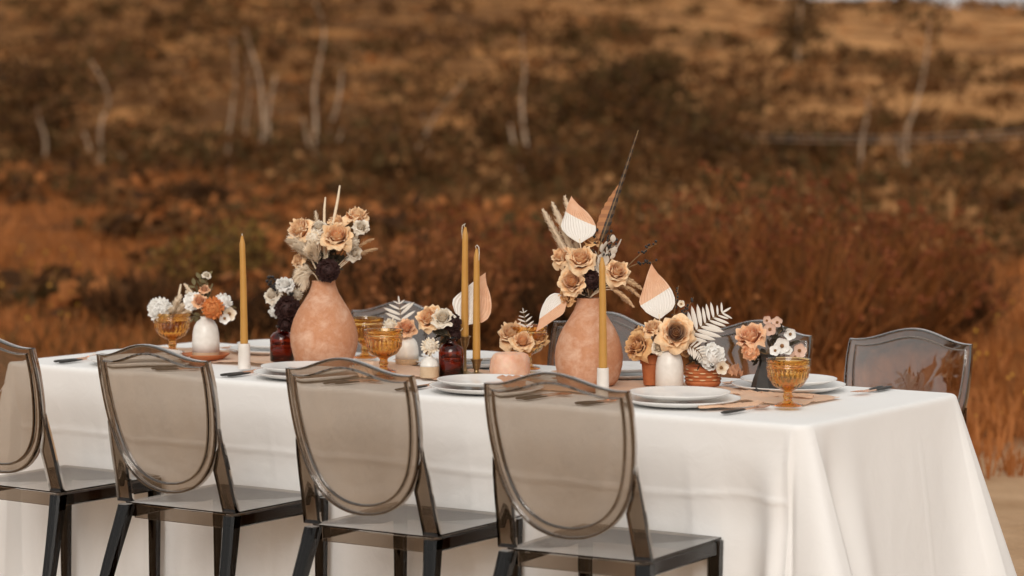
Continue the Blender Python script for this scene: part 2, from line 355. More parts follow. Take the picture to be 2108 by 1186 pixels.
def tablecloth():
    rc, er = .045, .014                                    # corner radius in plan, edge rounding
    x0, x1, y0, y1 = -TL, 0, 0, TW
    per = []                                               # (point, normal, corner weight list)
    def seg(a, b, nrm, n):
        for i in range(n): t = i/n; per.append((a.lerp(b, t), Vector(nrm), None))
    def arc(c, a0, key, n=26):
        for i in range(n):
            a = a0+math.pi/2*i/n; nv = Vector((math.cos(a), math.sin(a), 0)); per.append((c+nv*rc, nv, (key, i/n)))
    V = Vector
    seg(V((x0+rc, y0, 0)), V((x1-rc, y0, 0)), (0, -1, 0), 230); arc(V((x1-rc, y0+rc, 0)), -math.pi/2, 'nr')
    seg(V((x1, y0+rc, 0)), V((x1, y1-rc, 0)), (1, 0, 0), 76); arc(V((x1-rc, y1-rc, 0)), 0, 'fr')
    seg(V((x1-rc, y1, 0)), V((x0+rc, y1, 0)), (0, 1, 0), 90); arc(V((x0+rc, y1-rc, 0)), math.pi/2, 'fl')
    seg(V((x0, y1-rc, 0)), V((x0, y0+rc, 0)), (-1, 0, 0), 50); arc(V((x0+rc, y0+rc, 0)), math.pi, 'nl')
    n = len(per)
    ds = [0, .004, .009, .015, .022, .03, .04] + [.055+.0085*i for i in range(0, 44)] + [.44+.02*i for i in range(0, 16)]
    ds = [d for d in ds if d < .742]
    vs = []
    def gs(x, s): return math.exp(-(x/s)**2)
    for d in ds:
        for (p, nv, ck) in per:
            # edge rounding: quarter circle then straight down
            if d < er*1.57: a = d/er; off = er*math.sin(a)-er; z = TZ-er*(1-math.cos(a))
            else: off = 0; z = TZ-er-(d-er*1.57)
            dd = max(0, d-.02)
            k = sstep(0, .2, dd)
            flare = 0.0
            x, y = p.x, p.y
            if nv.y < -.5 and ck is None:                  # chair side: slight belly, soft pleats, pressed creases
                flare = -.030*sstep(.06, .26, dd) + k*.010*fbm(x*2.6, dd*.5, 4) + k*.005*fbm(x*1.1, dd*2.0, 7) + k*dd*.016*fbm(x*6.5, dd*.4, 14)
                flare += k*dd*(.15*gs(x+.085, .040) - .03*gs(x+.170, .05) + .05*gs(x+.29, .06) - .03*gs(x+.40, .05))
                for cx, am in ((-.335, .0034), (-1.02, .0022), (-1.72, .0024), (-2.4, .0022)): flare += k*am*gs(x-cx-.01*dd, .0075)
                wob = .010*math.sin(x*9)*gs(x+.25, .3)+.006*fbm(x*3, .5)
                flare += .0042*gs(d-.205-wob, .0055)
                flare += k*.003*abs(fbm(x*3.3+dd*4, dd*7, 2))*sstep(.3, -.2, fbm(x*.9, 8.8))*sstep(-.5, -1.0, x)
            elif nv.x > .5 and ck is None:                 # free end
                t = y/TW
                flare = .13*dd + dd*(.22*gs(t, .07) - .09*gs(t-.13, .045) + .06*gs(t-.24, .06) + .17*gs(t-1, .10)) + k*.008*fbm(y*2.2, dd*.8, 12)
                flare += .0022*k*gs(y-.60, .006)
            elif nv.y > .5 and ck is None:                 # far side, pressed in by the chairs
                flare = .02*dd - .16*sstep(.12, .34, dd)
            elif ck is None: flare = .05*dd + k*.01*fbm(y*3, dd)
            else:
                key, t = ck
                if key == 'nr': flare = (dd*.315*t-.030*sstep(.06, .26, dd)*(1-sstep(0, .3, t)))+dd*.10*gs(t-.70, .20) + dd*.15*gs(t+.02, .12)
                elif key == 'fr': flare = dd*(.30*(1-t)+.20*gs(t-.42, .3)-.12*t)
                else: flare = dd*.22*gs(t-.5, .3)+.03*dd
            vs.append(V((p.x, p.y, z)) + nv*(off+flare))
    m = MB()
    m.add(vs, [(j*n+i, j*n+(i+1) % n, (j+1)*n+(i+1) % n, (j+1)*n+i) for j in range(len(ds)-1) for i in range(n)])
    # flat top: rings shrinking towards the middle line
    rings = [1]; tv = []; base = vs[:n]
    fr = [0, .02, .06, .14, .3, .5, .75, 1]
    for f in fr:
        for i in range(n):
            q = base[i]; c = V((max(x0+.44, min(x1-.44, q.x)), TW/2, TZ)); v = q.lerp(c, f)
            v.z = TZ + sstep(0, .1, f)*(.0012*fbm(v.x*3, v.y*3, 6)-.0006); tv.append(v)
    o = len(m.v); m.add(tv, [(j*n+i, (j+1)*n+i, (j+1)*n+(i+1) % n, j*n+(i+1) % n) for j in range(len(fr)-1) for i in range(n)])
    return m
tc_ = solo(tablecloth(), 'tablecloth', M_cloth, (-TL/2, TW/2, TZ), 'white linen tablecloth hanging to the ground over the long table', 'tablecloth')

# ------------------------------------------------------------------ ghost chairs
def chair_proto():
    parts = []
    # shield back: outline in (u, v)
    def top(u): a = abs(u)/.192; return .864 + .037*(.5+.5*math.cos(min(1, a*1.08)*math.pi)) if a < .926 else .864
    out = []
    for i in range(33): u = -.192+.384*i/32; out.append((u, top(u)))
    right = [(.192, .864), (.1965, .81), (.196, .745), (.190, .685), (.178, .630), (.158, .582), (.128, .542), (.090, .514), (.046, .498), (0, .493)]
    def cr(pts, n):
        r = []
        for i in range(len(pts)-1):
            p0 = pts[max(i-1, 0)]; p1 = pts[i]; p2 = pts[i+1]; p3 = pts[min(i+2, len(pts)-1)]
            for k in range(n):
                t = k/n
                r.append(tuple(.5*(2*p1[c]+(p2[c]-p0[c])*t+(2*p0[c]-5*p1[c]+4*p2[c]-p3[c])*t*t+(3*p1[c]-p0[c]-3*p2[c]+p3[c])*t**3) for c in (0, 1)))
        return r
    rs = cr(right, 4)
    out += rs[1:] + [(0, .493)] + [(-u, v) for u, v in rs[1:]][::-1]
    ctr = (0, .69); n = len(out)
    def surf(u, v, off):                                   # back sheet: reclined and bowed
        y = -.200-(v-.45)*math.tan(R(12.5))-.022*(1-(u/.2)**2)+off
        return Vector((u, y, v))
    prof = [(0, .0050), (.0006, .0095), (.0018, .0120), (.0046, .0120), (.0060, .0095), (.0068, .0028), (.0225, .0026), (.0232, .0085), (.0258, .0095), (.0276, .0065), (.0286, .0022), (.06, .0020)]
    loops = []
    for o, h in prof:
        lp = []
        for (u, v) in out:
            d = math.hypot(u-ctr[0], v-ctr[1]); s = 1-o*1.06/d; lp.append((ctr[0]+(u-ctr[0])*s, ctr[1]+(v-ctr[1])*s))
        loops.append((lp, h))
    for s in (.6, .35, .12): loops.append(([(ctr[0]+(u-ctr[0])*s, ctr[1]+(v-ctr[1])*s) for u, v in out], .0022))
    m = MB(); vs = []
    for sgn in (1, -1):
        for lp, h in loops: vs += [surf(u, v, sgn*h) for u, v in lp]
    k = len(loops); fs = []
    for side in (0, 1):
        o = side*k*n
        for j in range(k-1):
            for i in range(n):
                q = (o+j*n+i, o+j*n+(i+1) % n, o+(j+1)*n+(i+1) % n, o+(j+1)*n+i); fs.append(q if side else q[::-1])
        cidx = len(vs); vs.append(surf(ctr[0], ctr[1], (1 if side == 0 else -1)*.0022))
        for i in range(n):
            t = (o+(k-1)*n+i, o+(k-1)*n+(i+1) % n, cidx); fs.append(t if side else t[::-1])
    fs += [(i, (i+1) % n, k*n+(i+1) % n, k*n+i) for i in range(n)]
    m.add(vs, fs); parts.append(('backrest', m, 35))
    # seat sheet, gently dished
    m = MB()
    def outline(f):
        pts = []
        for i in range(20): a = i/20; pts.append((lerp(-.187, .187, a), -.200))
        for i in range(20): a = i/20; pts.append((lerp(.187, .196, a), lerp(-.200, .200, a)))
        for i in range(20): a = i/20; pts.append((lerp(.196, -.196, a), .200+.008*math.sin(a*math.pi)))
        for i in range(20): a = i/20; pts.append((lerp(-.196, -.187, a), lerp(.200, -.200, a)))
        return [(x*f, (y-.005)*f+.005) for x, y in pts]
    vs = []; fss = [1, .985, .9, .6, .3, .05]; N = 80
    for sgn, zz in ((1, .4515), (-1, .4478)):
        for f in fss:
            dip = -.010*(1-f**2)
            vs += [Vector((x, y, zz+dip)) for x, y in outline(f)]
    fs = []
    for side in (0, 1):
        o = side*len(fss)*N
        for j in range(len(fss)-1):
            for i in range(N):
                q = (o+j*N+i, o+j*N+(i+1) % N, o+(j+1)*N+(i+1) % N, o+(j+1)*N+i); fs.append(q if side == 0 else q[::-1])
        q = tuple(o+(len(fss)-1)*N+i for i in range(N)); fs.append(q if side == 0 else q[::-1])
    K = len(fss)*N
    fs += [(i, K+i, K+(i+1) % N, (i+1) % N) for i in range(N)]
    m.add(vs, fs); parts.append(('seat', m, 35))
    for s in (-1, 1):
        parts.append(('side_rail', MB().bar((s*.178, -.176, .4265), (s*.186, .176, .4265), (.020, .036), (.020, .036)), 30))
    parts.append(('front_rail', MB().bar((-.165, .192, .4265), (.165, .192, .4265), (.018, .036), (.018, .036)), 30))
    parts.append(('rear_rail', MB().bar((-.160, -.192, .4265), (.160, -.192, .4265), (.005, .036), (.005, .036)), 30))
    for s in (-1, 1):                                      # front legs
        parts.append(('leg', MB().bar((s*.184, .190, .4445), (s*.183, .186, 0), (.034, .034), (.024, .024), (0, 1, 0)), 30))
    for s in (-1, 1):                                      # rear legs, splayed back and out
        m = MB(); secs = [(.186, -.196, .4445, .040), (.194, -.213, .385, .038), (.206, -.242, .29, .035), (.218, -.278, .17, .031), (.230, -.325, 0, .026)]
        vs = []
        for (u_, y_, z_, w_) in secs:
            h_ = w_/2; e_ = w_*.16
            vs += [Vector((s*u_+a_, y_+b_, z_)) for a_, b_ in ((h_-e_, h_), (-h_+e_, h_), (-h_, h_-e_), (-h_, -h_+e_), (-h_+e_, -h_), (h_-e_, -h_), (h_, -h_+e_), (h_, h_-e_))]
        k_ = len(secs); m.add(vs, [(8*r_+q_, 8*r_+(q_+1) % 8, 8*r_+8+(q_+1) % 8, 8*r_+8+q_) for r_ in range(k_-1) for q_ in range(8)]+[tuple(range(8))[::-1], tuple(range(8*k_-8, 8*k_))])
        parts.append(('leg', m, 30))
    for s in (-1, 1):                                      # forked posts between seat and shield
        m = MB(); th = .0095                               # plate with a thick outer edge, cut to the shield's curve
        poly = [(.209, .4535), (.2035, .520), (.2005, .585), (.1965, .640), (.1915, .682), (.1860, .650), (.1740, .608), (.1560, .568), (.1600, .520), (.1640, .4535)]
        ins = [(lerp(u, .181, .16), lerp(v, .545, .10)) for u, v in poly]
        def sp(u, v, o): return Vector((s*u, -.1995-(v-.4535)*math.tan(R(13.0))*1.05+o, v))
        n_ = len(poly); vs = []
        for o, pl in ((th, poly), (.0042, ins), (-th, poly), (-.0042, ins)): vs += [sp(u, v, o) for u, v in pl]
        fs = []
        for a in range(n_):
            b = (a+1) % n_; fs += [(a, b, n_+b, n_+a), (2*n_+b, 2*n_+a, 3*n_+a, 3*n_+b), (b, a, 2*n_+a, 2*n_+b)]
        fs += [tuple(range(n_, 2*n_)), tuple(range(3*n_, 4*n_))[::-1]]
        m.add(vs, fs); parts.append(('post', m, 30))
    return [(nm, mb.mesh(nm, M_smokeb if nm == 'backrest' else M_smoke, sm)) for nm, mb, sm in parts]
CH = chair_proto()
def chair(x, y, rot, label, group, z=0):
    t = thing('ghost_chair', (x, y, z), label, 'chair', group); t.rotation_euler.z = rot
    for nm, me in CH:
        o = bpy.data.objects.new(nm, me); col.objects.link(o); o.parent = t
    return t
gN, gF = 'clear smoked chairs along the near side', 'clear smoked chairs along the far side'
NEAR_Y = -.197
chair(-.424, NEAR_Y, R(5), 'smoked clear plastic chair pushed in beside the free end of the table', gN)
chair(-1.034, NEAR_Y-.005, R(3), 'smoked clear chair with its back toward the twin brass candlesticks', gN)
chair(-1.689, NEAR_Y-.015, R(2), 'smoked clear chair before the vase of twigs and dark dahlia', gN)
chair(-2.330, NEAR_Y-.01, R(0), 'smoked clear chair at the low goblet of white dahlia, end of its row', gN)
FY = 1.02
for x, y, r, l in ((-.350, FY, 183, 'smoked clear chair standing alone beyond the empty table corner'), (-.885, FY, 180, 'smoked clear chair behind the white fern and ribbed bowl'),
                (-1.455, FY, 178, 'smoked clear chair half hidden behind the vase with the feather'), (-2.275, FY, 181, 'smoked clear chair behind the small white fern and amber goblets')):
    chair(x, y, R(r), l, gF, ground_z(*lat_of(x, y)))

# ------------------------------------------------------------------ runner
def runner():
    m = MB(); x0, x1 = -2.72, -.20
    def fn(u, v):
        x = lerp(x0, x1, u)
        c = .455+.035*fbm(x*1.2, 1); hw = .150+.03*fbm(x*1.6, 5)+.012*fbm(x*7, 2)
        if u > .93: hw *= 1-.25*((u-.93)/.07)**2
        y = c+(v*2-1)*hw
        z = TZ+.0045+.0105*max(0, fbm(x*5, y*13, 3)+.18)*(.5+.5*abs(v*2-1)) + .004*max(0, fbm(x*14, y*20, 9))
        return Vector((x, y, z))
    return m.grid(fn, 260, 26)
solo(runner(), 'table_runner', M_gauze, (-1.46, .455, TZ), 'crinkled peach gauze runner along the middle of the table', 'table runner')

# ------------------------------------------------------------------ plates, napkins, cutlery
def plate_profile(r, h):
    return [(0, .004), (.30*r, .004), (.58*r, .004), (.66*r, .007), (.80*r, h*.55), (.97*r, h*.95), (r, h), (r*.995, h-.003), (.80*r, h*.55-.006), (.64*r, .0005), (.60*r, -.001), (.4*r, -.001), (0, -.001)]
ME_ch = MB().lathe(plate_profile(.156, .018), 72).mesh('charger', M_plate, True)
ME_pl = MB().lathe(plate_profile(.132, .0145), 72).mesh('plate', M_plate, True)
def napkin(name_pts, width, label, seed, amp=.006, mt=None, group='crumpled napkins at the settings'):
    pts = [Vector(p) for p in name_pts]
    def path(t):
        k = t*(len(pts)-1); i = min(int(k), len(pts)-2); f = k-i; f = f*f*(3-2*f)*.5+f*.5
        return pts[i].lerp(pts[i+1], f)
    def fn(u, v):
        p = path(u); t = (path(min(1, u+.02))-path(max(0, u-.02))).normalized(); s = t.cross(Vector((0, 0, 1))).normalized()
        hw = width*(.85+.2*fbm(u*1.5, seed))*(.75+.25*math.sin(u*math.pi))
        z = amp*(1+math.sin(v*17+fbm(u*4, v, seed)*3))*(.6+.4*fbm(u*5, v*5, seed)) + .001
        return p+s*(v*2-1)*hw*(1+.06*fbm(u*3, v*2, seed+3))+Vector((0, 0, abs(z)))
    m = MB().grid(fn, 34, 26)
    return solo(m, 'napkin', mt or M_gauze, pts[0], label, 'napkin', group)
def cutlery(kind, x, y, ang, label, group, z=TZ+.0035):
    nm = {'spoon': 'spoon', 'fork': 'fork', 'knife': 'table_knife'}[kind]
    t = thing(nm, (x, y, z), label, {'spoon': 'spoon', 'fork': 'fork', 'knife': 'knife'}[kind], group); t.rotation_euler.z = ang
    for n_, me_ in CUT[kind]:
        o = bpy.data.objects.new(n_, me_); col.objects.link(o); o.parent = t
CUT = {}
hdl = MB().tube([(0, -.003, .004), (0, 0, .004), (0, .012, .004), (0, .05, .004), (0, .085, .004), (0, .095, .004)], [.002, .0075, .0092, .0082, .0062, .003], 10, flat=.45, ref=(0, 0, 1)).mesh('handle', M_black)
neck = [(0, .092, .004), (0, .13, .005), (0, .150, .006)]
def bowl(u, v):
    a = u*2*math.pi; r = .021*v; return Vector((r*math.cos(a)*.85, .168+r*math.sin(a)*1.25, .0065-.005*(1-v*v)))
CUT['spoon'] = [('handle', hdl), ('bowl', MB().tube(neck, [.0026, .0022, .0032], 8).grid(bowl, 20, 6, True).mesh('bowl', M_copper))]
fk = MB().tube(neck, [.0026, .0022, .003], 8).bar((0, .146, .0065), (0, .160, .0065), (.012, .003), (.022, .003))
for k in range(4): fk.bar((-.0093+.0062*k, .158, .0066), (-.0093+.0062*k, .198, .0085), (.0034, .0022), (.0022, .0016))
CUT['fork'] = [('handle', hdl), ('tines', fk.mesh('tines', M_copper, 30))]
CUT['knife'] = [('handle', hdl), ('blade', MB().bar((0, .093, .0045), (.002, .208, .0045), (.015, .0022), (.010, .0014)).mesh('blade', M_copper, 30))]

near = [(-.478, .203, 'beside the lone goblet near the free end'), (-1.075, .165, 'before the pink salt rock and brass candlesticks'), (-1.715, .170, 'before the terracotta vase with twigs'), (-2.400, .185, 'before the white bud vase with the orange bloom')]
far = [(-.415, .665, 'behind the lone goblet near the free end'), (-.985, .690, 'behind the vase with the feather'), (-1.545, .705, 'behind the brass candlesticks'), (-2.275, .690, 'behind the stone candle holder and brown bottle')]
for side, lst in (('near', near), ('far', far)):
    for i, (x, y, l) in enumerate(lst):
        g1 = 'white place setting plates'
        z0 = TZ+.0032
        o = tag(link('charger_plate', ME_ch, None, (x, y, z0)), f'wide white lower plate {l}', 'plate', g1)
        o2 = tag(link('dinner_plate', ME_pl, None, (x+rnd(-.004, .004), y+rnd(-.004, .004), z0+.0190)), f'smaller white upper plate {l}', 'plate', g1)
        s = 1 if side == 'near' else -1
        ye = .028 if side == 'near' else TW-.028
        a = 0 if side == 'near' else math.pi
        gc = 'black handled cutlery'
        for dx, kd in ((-.212, 'fork'), (-.186, 'fork'), (.188, 'knife'), (.214, 'spoon')):
            if side == 'near' and i == 0 and kd == 'knife': continue
            if side == 'far' and i in (1, 2, 3) and dx < 0: continue
            xx = x+dx*s+rnd(-.008, .008)
            if xx < -TL+.03: continue
            cutlery(kd, xx, ye+s*rnd(0, .02)+(.03*s if (side == 'near' and i == 0 and dx > 0) else 0), a+R(rnd(-7, 7)), f'black handled copper {kd} at the plates {l}', gc)
zt = TZ+.007; zp = TZ+.041
napkin([(-.375, .115, zt), (-.33, .165, zt), (-.30, .235, zt), (-.285, .29, zt)], .026, 'crumpled peach napkin lying beside the plates by the lone goblet', 2.2, .005)
napkin([(-1.03, .205, zp), (-.98, .15, zp+.002), (-.93, .10, zp-.004)], .040, 'folded terracotta napkin lying on the plates before the salt rock', 5.1, .003, M_napkin)
napkin([(-1.62, .27, zp), (-1.55, .22, zp), (-1.50, .18, zt+.01)], .035, 'peach napkin on the plates before the twig vase', 8.3)
napkin([(-.47, .475, zt), (-.40, .455, zt), (-.33, .465, zt), (-.25, .50, zt)], .040, 'peach napkin on the cloth behind the lone goblet', 3.7, .006)
napkin([(-.60, .64, zp), (-.56, .60, zp+.012), (-.52, .57, zp)], .030, 'rolled terracotta napkin on the plates beside the black vase', 6.7, .012, M_napkin)
napkin([(-1.06, .64, zp), (-1.0, .58, zp), (-.95, .54, zt+.02)], .034, 'peach napkin on the plates behind the feather vase', 4.4)

# ------------------------------------------------------------------ vessels
ZB = TZ+.0085
def tpos(px, py, z=ZB): return at_z(px, py, z)
def solo_lathe(prof, loc, name, mt, label, cat, group=None, n=56, rf=None, smooth=True):
    return solo(MB().lathe(prof, n, loc, rf), name, mt, loc, label, cat, group, smooth)
PEAR = [(0, 0), (.070, 0), (.0765, .003), (.084, .015), (.0905, .031), (.0970, .057), (.0990, .083), (.0952, .109), (.0874, .135), (.0751, .161), (.0583, .187), (.0434, .212), (.0360, .232), (.0335, .243), (.0345, .2465), (.0305, .247), (.029, .240), (.036, .215), (.066, .165), (.086, .11), (.086, .05), (.06, .012), (0, .01)]
def wobble(sd): return lambda th, z, j: 1+.012*fbm(math.cos(th)*1.2+sd, math.sin(th)*1.2, z*9)
P_A = tpos(667, 752); P_B = tpos(1212, 792)
sA = 140*mpp(P_A)/.198; sB = 141*mpp(P_B)/.198
solo_lathe([(r*sA, z*sA) for r, z in PEAR], P_A, 'terracotta_vase', M_terra, 'pear shaped terracotta vase holding the bouquet with twigs and dark dahlia', 'vase', 'big pear vases', rf=wobble(1))
solo_lathe([(r*sB, z*sB*1.02) for r, z in PEAR], P_B, 'terracotta_vase', M_terra, 'pear shaped terracotta vase holding the bouquet with the tall feather', 'vase', 'big pear vases', rf=wobble(4))

def goblet(P, s, label):
    n = 72
    t = thing('goblet', P, label, 'goblet', 'amber pressed glass goblets')
    def rf(th, z, j):
        zz = z/s
        if .050 < zz < .098 and j < OUT:
            a = math.cos(12*th+ (zz-.050)/.048*math.pi*2)*math.cos(12*th-(zz-.050)/.048*math.pi*2)
            return 1+.06*a
        if zz <= .05 and zz > .012: return 1+.03*math.cos(8*th)
        return 1
    prof = [(0, 0), (.033, 0), (.0355, .002), (.034, .005), (.020, .009), (.0115, .014), (.0105, .019), (.0135, .025), (.0110, .031), (.0105, .036), (.014, .0405)]
    bowlp = [(.022, .0440), (.034, .051), (.041, .058), (.0455, .066), (.0490, .074), (.0512, .082), (.0525, .090), (.0530, .097), (.0545, .100), (.0530, .103), (.0550, .106), (.0535, .109), (.0555, .114), (.0558, .120)]
    OUT = len(prof)+len(bowlp)
    inner = [(.0535, .1195), (.0505, .110), (.0490, .098), (.0460, .080), (.039, .063), (.028, .053), (.014, .0475), (0, .0465)]
    full = prof+bowlp+inner
    part(MB().lathe([(r*s, z*s) for r, z in full], n, P, rf), 'glass_body', M_amber, t, 50)
    return t
G1 = tpos(355, 727); G2 = tpos(752, 737); G3 = tpos(790, 766); G4 = tpos(1086, 760); G5 = tpos(1622, 836)
goblet(G1, 78*mpp(G1)/.112, 'amber glass goblet holding the white dahlia and fluffy beige grass')
goblet(G2, 78*mpp(G2)/.112, 'amber glass goblet half hidden behind the vase with twigs')
goblet(G3, 82*mpp(G3)/.112, 'empty amber glass goblet in front of the peach rose bud vase')
goblet(G4, 84*mpp(G4)/.112, 'amber glass goblet filled with tan roses behind the salt rock')
goblet(G5, 91*mpp(G5)/.112, 'empty amber glass goblet standing alone near the free table end')

BUD = [(0, 0), (.037, 0), (.040, .003), (.040, .045), (.0385, .070), (.034, .090), (.026, .103), (.017, .109), (.0145, .113), (.0155, .118), (.0125, .118), (.011, .108), (.02, .095), (.03, .06), (.03, .01), (0, .006)]
def budvase(P, w, h, label, twotone=.0):
    t = thing('bud_vase', P, label, 'vase', 'small bud vases'); s = w/.08; hs = h/.118
    if twotone:
        k = twotone*h
        part(MB().lathe([(0, 0), (.037*s, 0), (.0395*s, .003), (.0398*s, k)], 44, P), 'bare_base', M_bare, t, 40)
        pr = [(.0398*s, k+.0003)]+[(r*s, z*hs) for r, z in BUD if z*hs > k+.002 and r > .0]
        pr = [(.0403*s, k+.0003)]+[(r*s, z*hs) for r, z in BUD[3:12] if z*hs > k+.004]
        part(MB().lathe(pr, 44, P), 'glazed_body', M_cer, t)
    else: part(MB().lathe([(r*s, z*hs) for r, z in BUD], 44, P), 'glazed_body', M_cer, t)
    return t
B1 = tpos(424, 739); B2 = tpos(838, 750); B3 = tpos(884, 777); B4 = tpos(1378, 797)
SA = (B1.x, B1.y, TZ+.0085)
solo_lathe([(0, 0), (.052, 0), (.056, .002), (.072, .014), (.074, .017), (.071, .016), (.055, .006), (0, .005)], Vector(SA)+Vector((.0, -.0, 0)), 'saucer', M_pot, 'shallow terracotta saucer under the bud vase with the orange bloom', 'saucer')
B1 = Vector((B1.x, B1.y, TZ+.0146))
budvase(B1, 56*mpp(B1), 84*mpp(B1), 'white bud vase with tan base holding the orange bloom', .13)
budvase(B2, 48*mpp(B2), 60*mpp(B2), 'pale bud vase holding a peach rose and small white fern', .2)
budvase(B3, 40*mpp(B3), 44*mpp(B3), 'tiny white bud vase with bare tan lower half', .52)
budvase(B4, 58*mpp(B4), 82*mpp(B4), 'white bud vase holding the dark hearted garden rose')

def bottle(P, w, h, label):
    t = thing('apothecary_bottle', P, label, 'bottle', 'brown glass bottles'); r = w/2
    pr = [(0, 0), (.9*r, 0), (r, .04*h), (r, .62*h), (.93*r, .72*h), (.70*r, .80*h), (.42*r, .84*h), (.38*r, .88*h), (.38*r, .94*h), (.50*r, .95*h), (.50*r, h), (.32*r, h), (.28*r, .88*h), (.34*r, .82*h), (.6*r, .77*h), (.9*r, .66*h), (.92*r, .05*h), (0, .03*h)]
    part(MB().lathe(pr, 48, P), 'glass_body', M_brown, t)
    return t
K1 = tpos(581, 744); K2 = tpos(929, 775)
bottle(K1, 50*mpp(K1), 74*mpp(K1), 'brown glass bottle holding dark blooms beside the twig vase')
bottle(K2, 52*mpp(K2), 82*mpp(K2), 'brown glass bottle beside the brass candlesticks')

def candle(P, h, label, lean=(0, 0), loop=1):
    t = thing('taper_candle', P, label, 'candle', 'mustard taper candles')
    m = MB(); pts = []; rr = []
    for k in range(15):
        f = k/14; pts.append(P+Vector((lean[0]*f*f, lean[1]*f*f, h*f))); rr.append(lerp(.0118, .0082, f) if f < .93 else .0082*math.sqrt(max(.05, 1-((f-.93)/.075)**2)))
    m.tube(pts, rr, 16); part(m, 'wax_stick', M_wax, t)
    top = pts[-1]; m = MB()
    if loop: m.tube([top+Vector((-.002, 0, -.002)), top+Vector((-.004, 0, .006)), top+Vector((.002, -.001, .010)), top+Vector((.009*loop, -.002, .004)), top+Vector((.0105*loop, -.002, -.012)), top+Vector((.009*loop, -.002, -.034))], .0011, 6)
    else: m.tube([top-Vector((0, 0, .002)), top+Vector((.001, 0, .006))], .0012, 6)
    part(m, 'wick', M_wick, t); return t
def stone_holder(P, w, h, label):
    r = w/2; solo_lathe([(0, 0), (r*1.05, 0), (r*1.08, .004), (r*1.02, .012), (r, h*.5), (r*.97, h-.002), (r*.93, h), (.0125, h), (.0125, h-.018), (0, h-.018)], P, 'candle_holder', M_marble, label, 'candle holder', 'stone candle holders', 36, smooth=40)
def brass_holder(P, h, label):
    pr = [(0, 0), (.030, 0), (.031, .003), (.020, .007), (.008, .012), (.0052, .022), (.0045, h-.040), (.006, h-.034), (.0105, h-.024), (.0135, h-.006), (.0175, h-.002), (.0178, h), (.0135, h), (.0122, h-.003), (.012, h-.016), (0, h-.016)]
    solo_lathe(pr, P, 'candlestick', M_brass, label, 'candlestick', 'brass candlesticks', 32, smooth=50)
C1 = tpos(503, 759); C4 = tpos(1241, 809); H1 = tpos(957, 772); H2 = tpos(981, 774)
h1 = 52*mpp(C1); stone_holder(C1, 25*mpp(C1), h1, 'white stone candle holder beside the brown bottle and twig vase')
h4 = 52*mpp(C4); stone_holder(C4, 25*mpp(C4), h4, 'white stone candle holder in front of the feather vase')
candle(C1+Vector((0, 0, h1-.0175)), 222*mpp(C1)+.017, 'mustard taper candle in the stone holder by the twig vase', (-.007, .002), 0)
candle(C4+Vector((0, 0, h4-.0175)), 228*mpp(C4)+.017, 'mustard taper candle in front of the feather vase', (-.005, .002), -1)
hb1 = 80*mpp(H1); hb2 = 35*mpp(H2)
brass_holder(H1, hb1, 'taller brass candlestick behind the brown bottle'); brass_holder(H2, hb2, 'shorter brass candlestick beside the salt rock')
candle(H1+Vector((0, 0, hb1-.0155)), 225*mpp(H1)+.015, 'mustard taper candle in the taller brass candlestick', (.002, 0), -1)
candle(H2+Vector((0, 0, hb2-.0155)), 228*mpp(H2)+.015, 'mustard taper candle in the shorter brass candlestick', (.001, 0), 1)

S1 = tpos(1050, 779); ss = 82*mpp(S1)/2
solo_lathe([(0, 0), (ss*.92, 0), (ss, .006), (ss*1.0, ss*.5), (ss*.98, ss*.95), (ss*.88, ss*1.20), (ss*.74, ss*1.28), (ss*.5, ss*1.29), (ss*.40, ss*1.28), (ss*.38, ss*.9), (0, ss*.9)], S1, 'salt_rock_candle_holder', M_salt,
   'lumpy pink salt rock tealight holder in front of the tan roses', 'tealight holder', n=64, rf=lambda th, z, j: 1+.07*fbm(math.cos(th)*1.6, math.sin(th)*1.6, z*22)+.03*fbm(math.cos(th)*5, math.sin(th)*5, z*60))
PT = tpos(1341, 792)
def pot():
    P = PT; s = 46*mpp(P)/.062; t = thing('terracotta_pot', P, 'small terracotta flowerpot with rim beside the white bud vase', 'flowerpot')
    part(MB().lathe([(0, 0), (.021*s, 0), (.022*s, .002), (.0275*s, .058*s), (.0275*s, .0585*s)], 44, P), 'pot_body', M_pot, t, 50)
    part(MB().lathe([(.0278*s, .0590*s), (.0315*s, .0592*s), (.0325*s, .082*s), (.0305*s, .084*s), (.0285*s, .083*s), (.027*s, .0605*s)], 44, P), 'rim', M_pot, t, 50)
pot()
RB = tpos(1447, 794)
def ribbed_bowl():
    P = RB; s = 78*mpp(P)/.107; t = thing('ribbed_bowl', P, 'low ribbed terracotta bowl with cream dashes holding the fern', 'bowl')
    pr = [(0, 0), (.044*s, 0), (.047*s, .003*s)]
    for k in range(5):
        z = .006+.0096*k; pr += [((.0485+.0004*k)*s, z*s), ((.0525-.0004*(k-2)**2)*s, (z+.003)*s), ((.0525-.0004*(k-2)**2)*s, (z+.006)*s), ((.0485)*s, (z+.009)*s)]
    pr += [(.0490*s, .0555*s), (.045*s, .0560*s), (.044*s, .045*s), (0, .045*s)]
    part(MB().lathe(pr, 56, P), 'bowl_body', M_pot, t, 45)
    m = MB()
    for k in range(1, 5):
        for q in range(9):
            a0 = 2*math.pi*(q+.5*(k % 2))/9; z = (.006+.0096*k+.0045)*s; r = (.0528-.0004*(k-2)**2)*s
            def fn(u, v): a = a0+(u-.5)*.34; return P+Vector((math.cos(a)*(r+.0006), math.sin(a)*(r+.0006), z+(v-.5)*.0028*s*(1-(2*u-1)**4)))
            m.grid(fn, 6, 2)
    part(m, 'cream_dashes', M_dash, t, True)
ribbed_bowl()
BV = tpos(1577, 806)
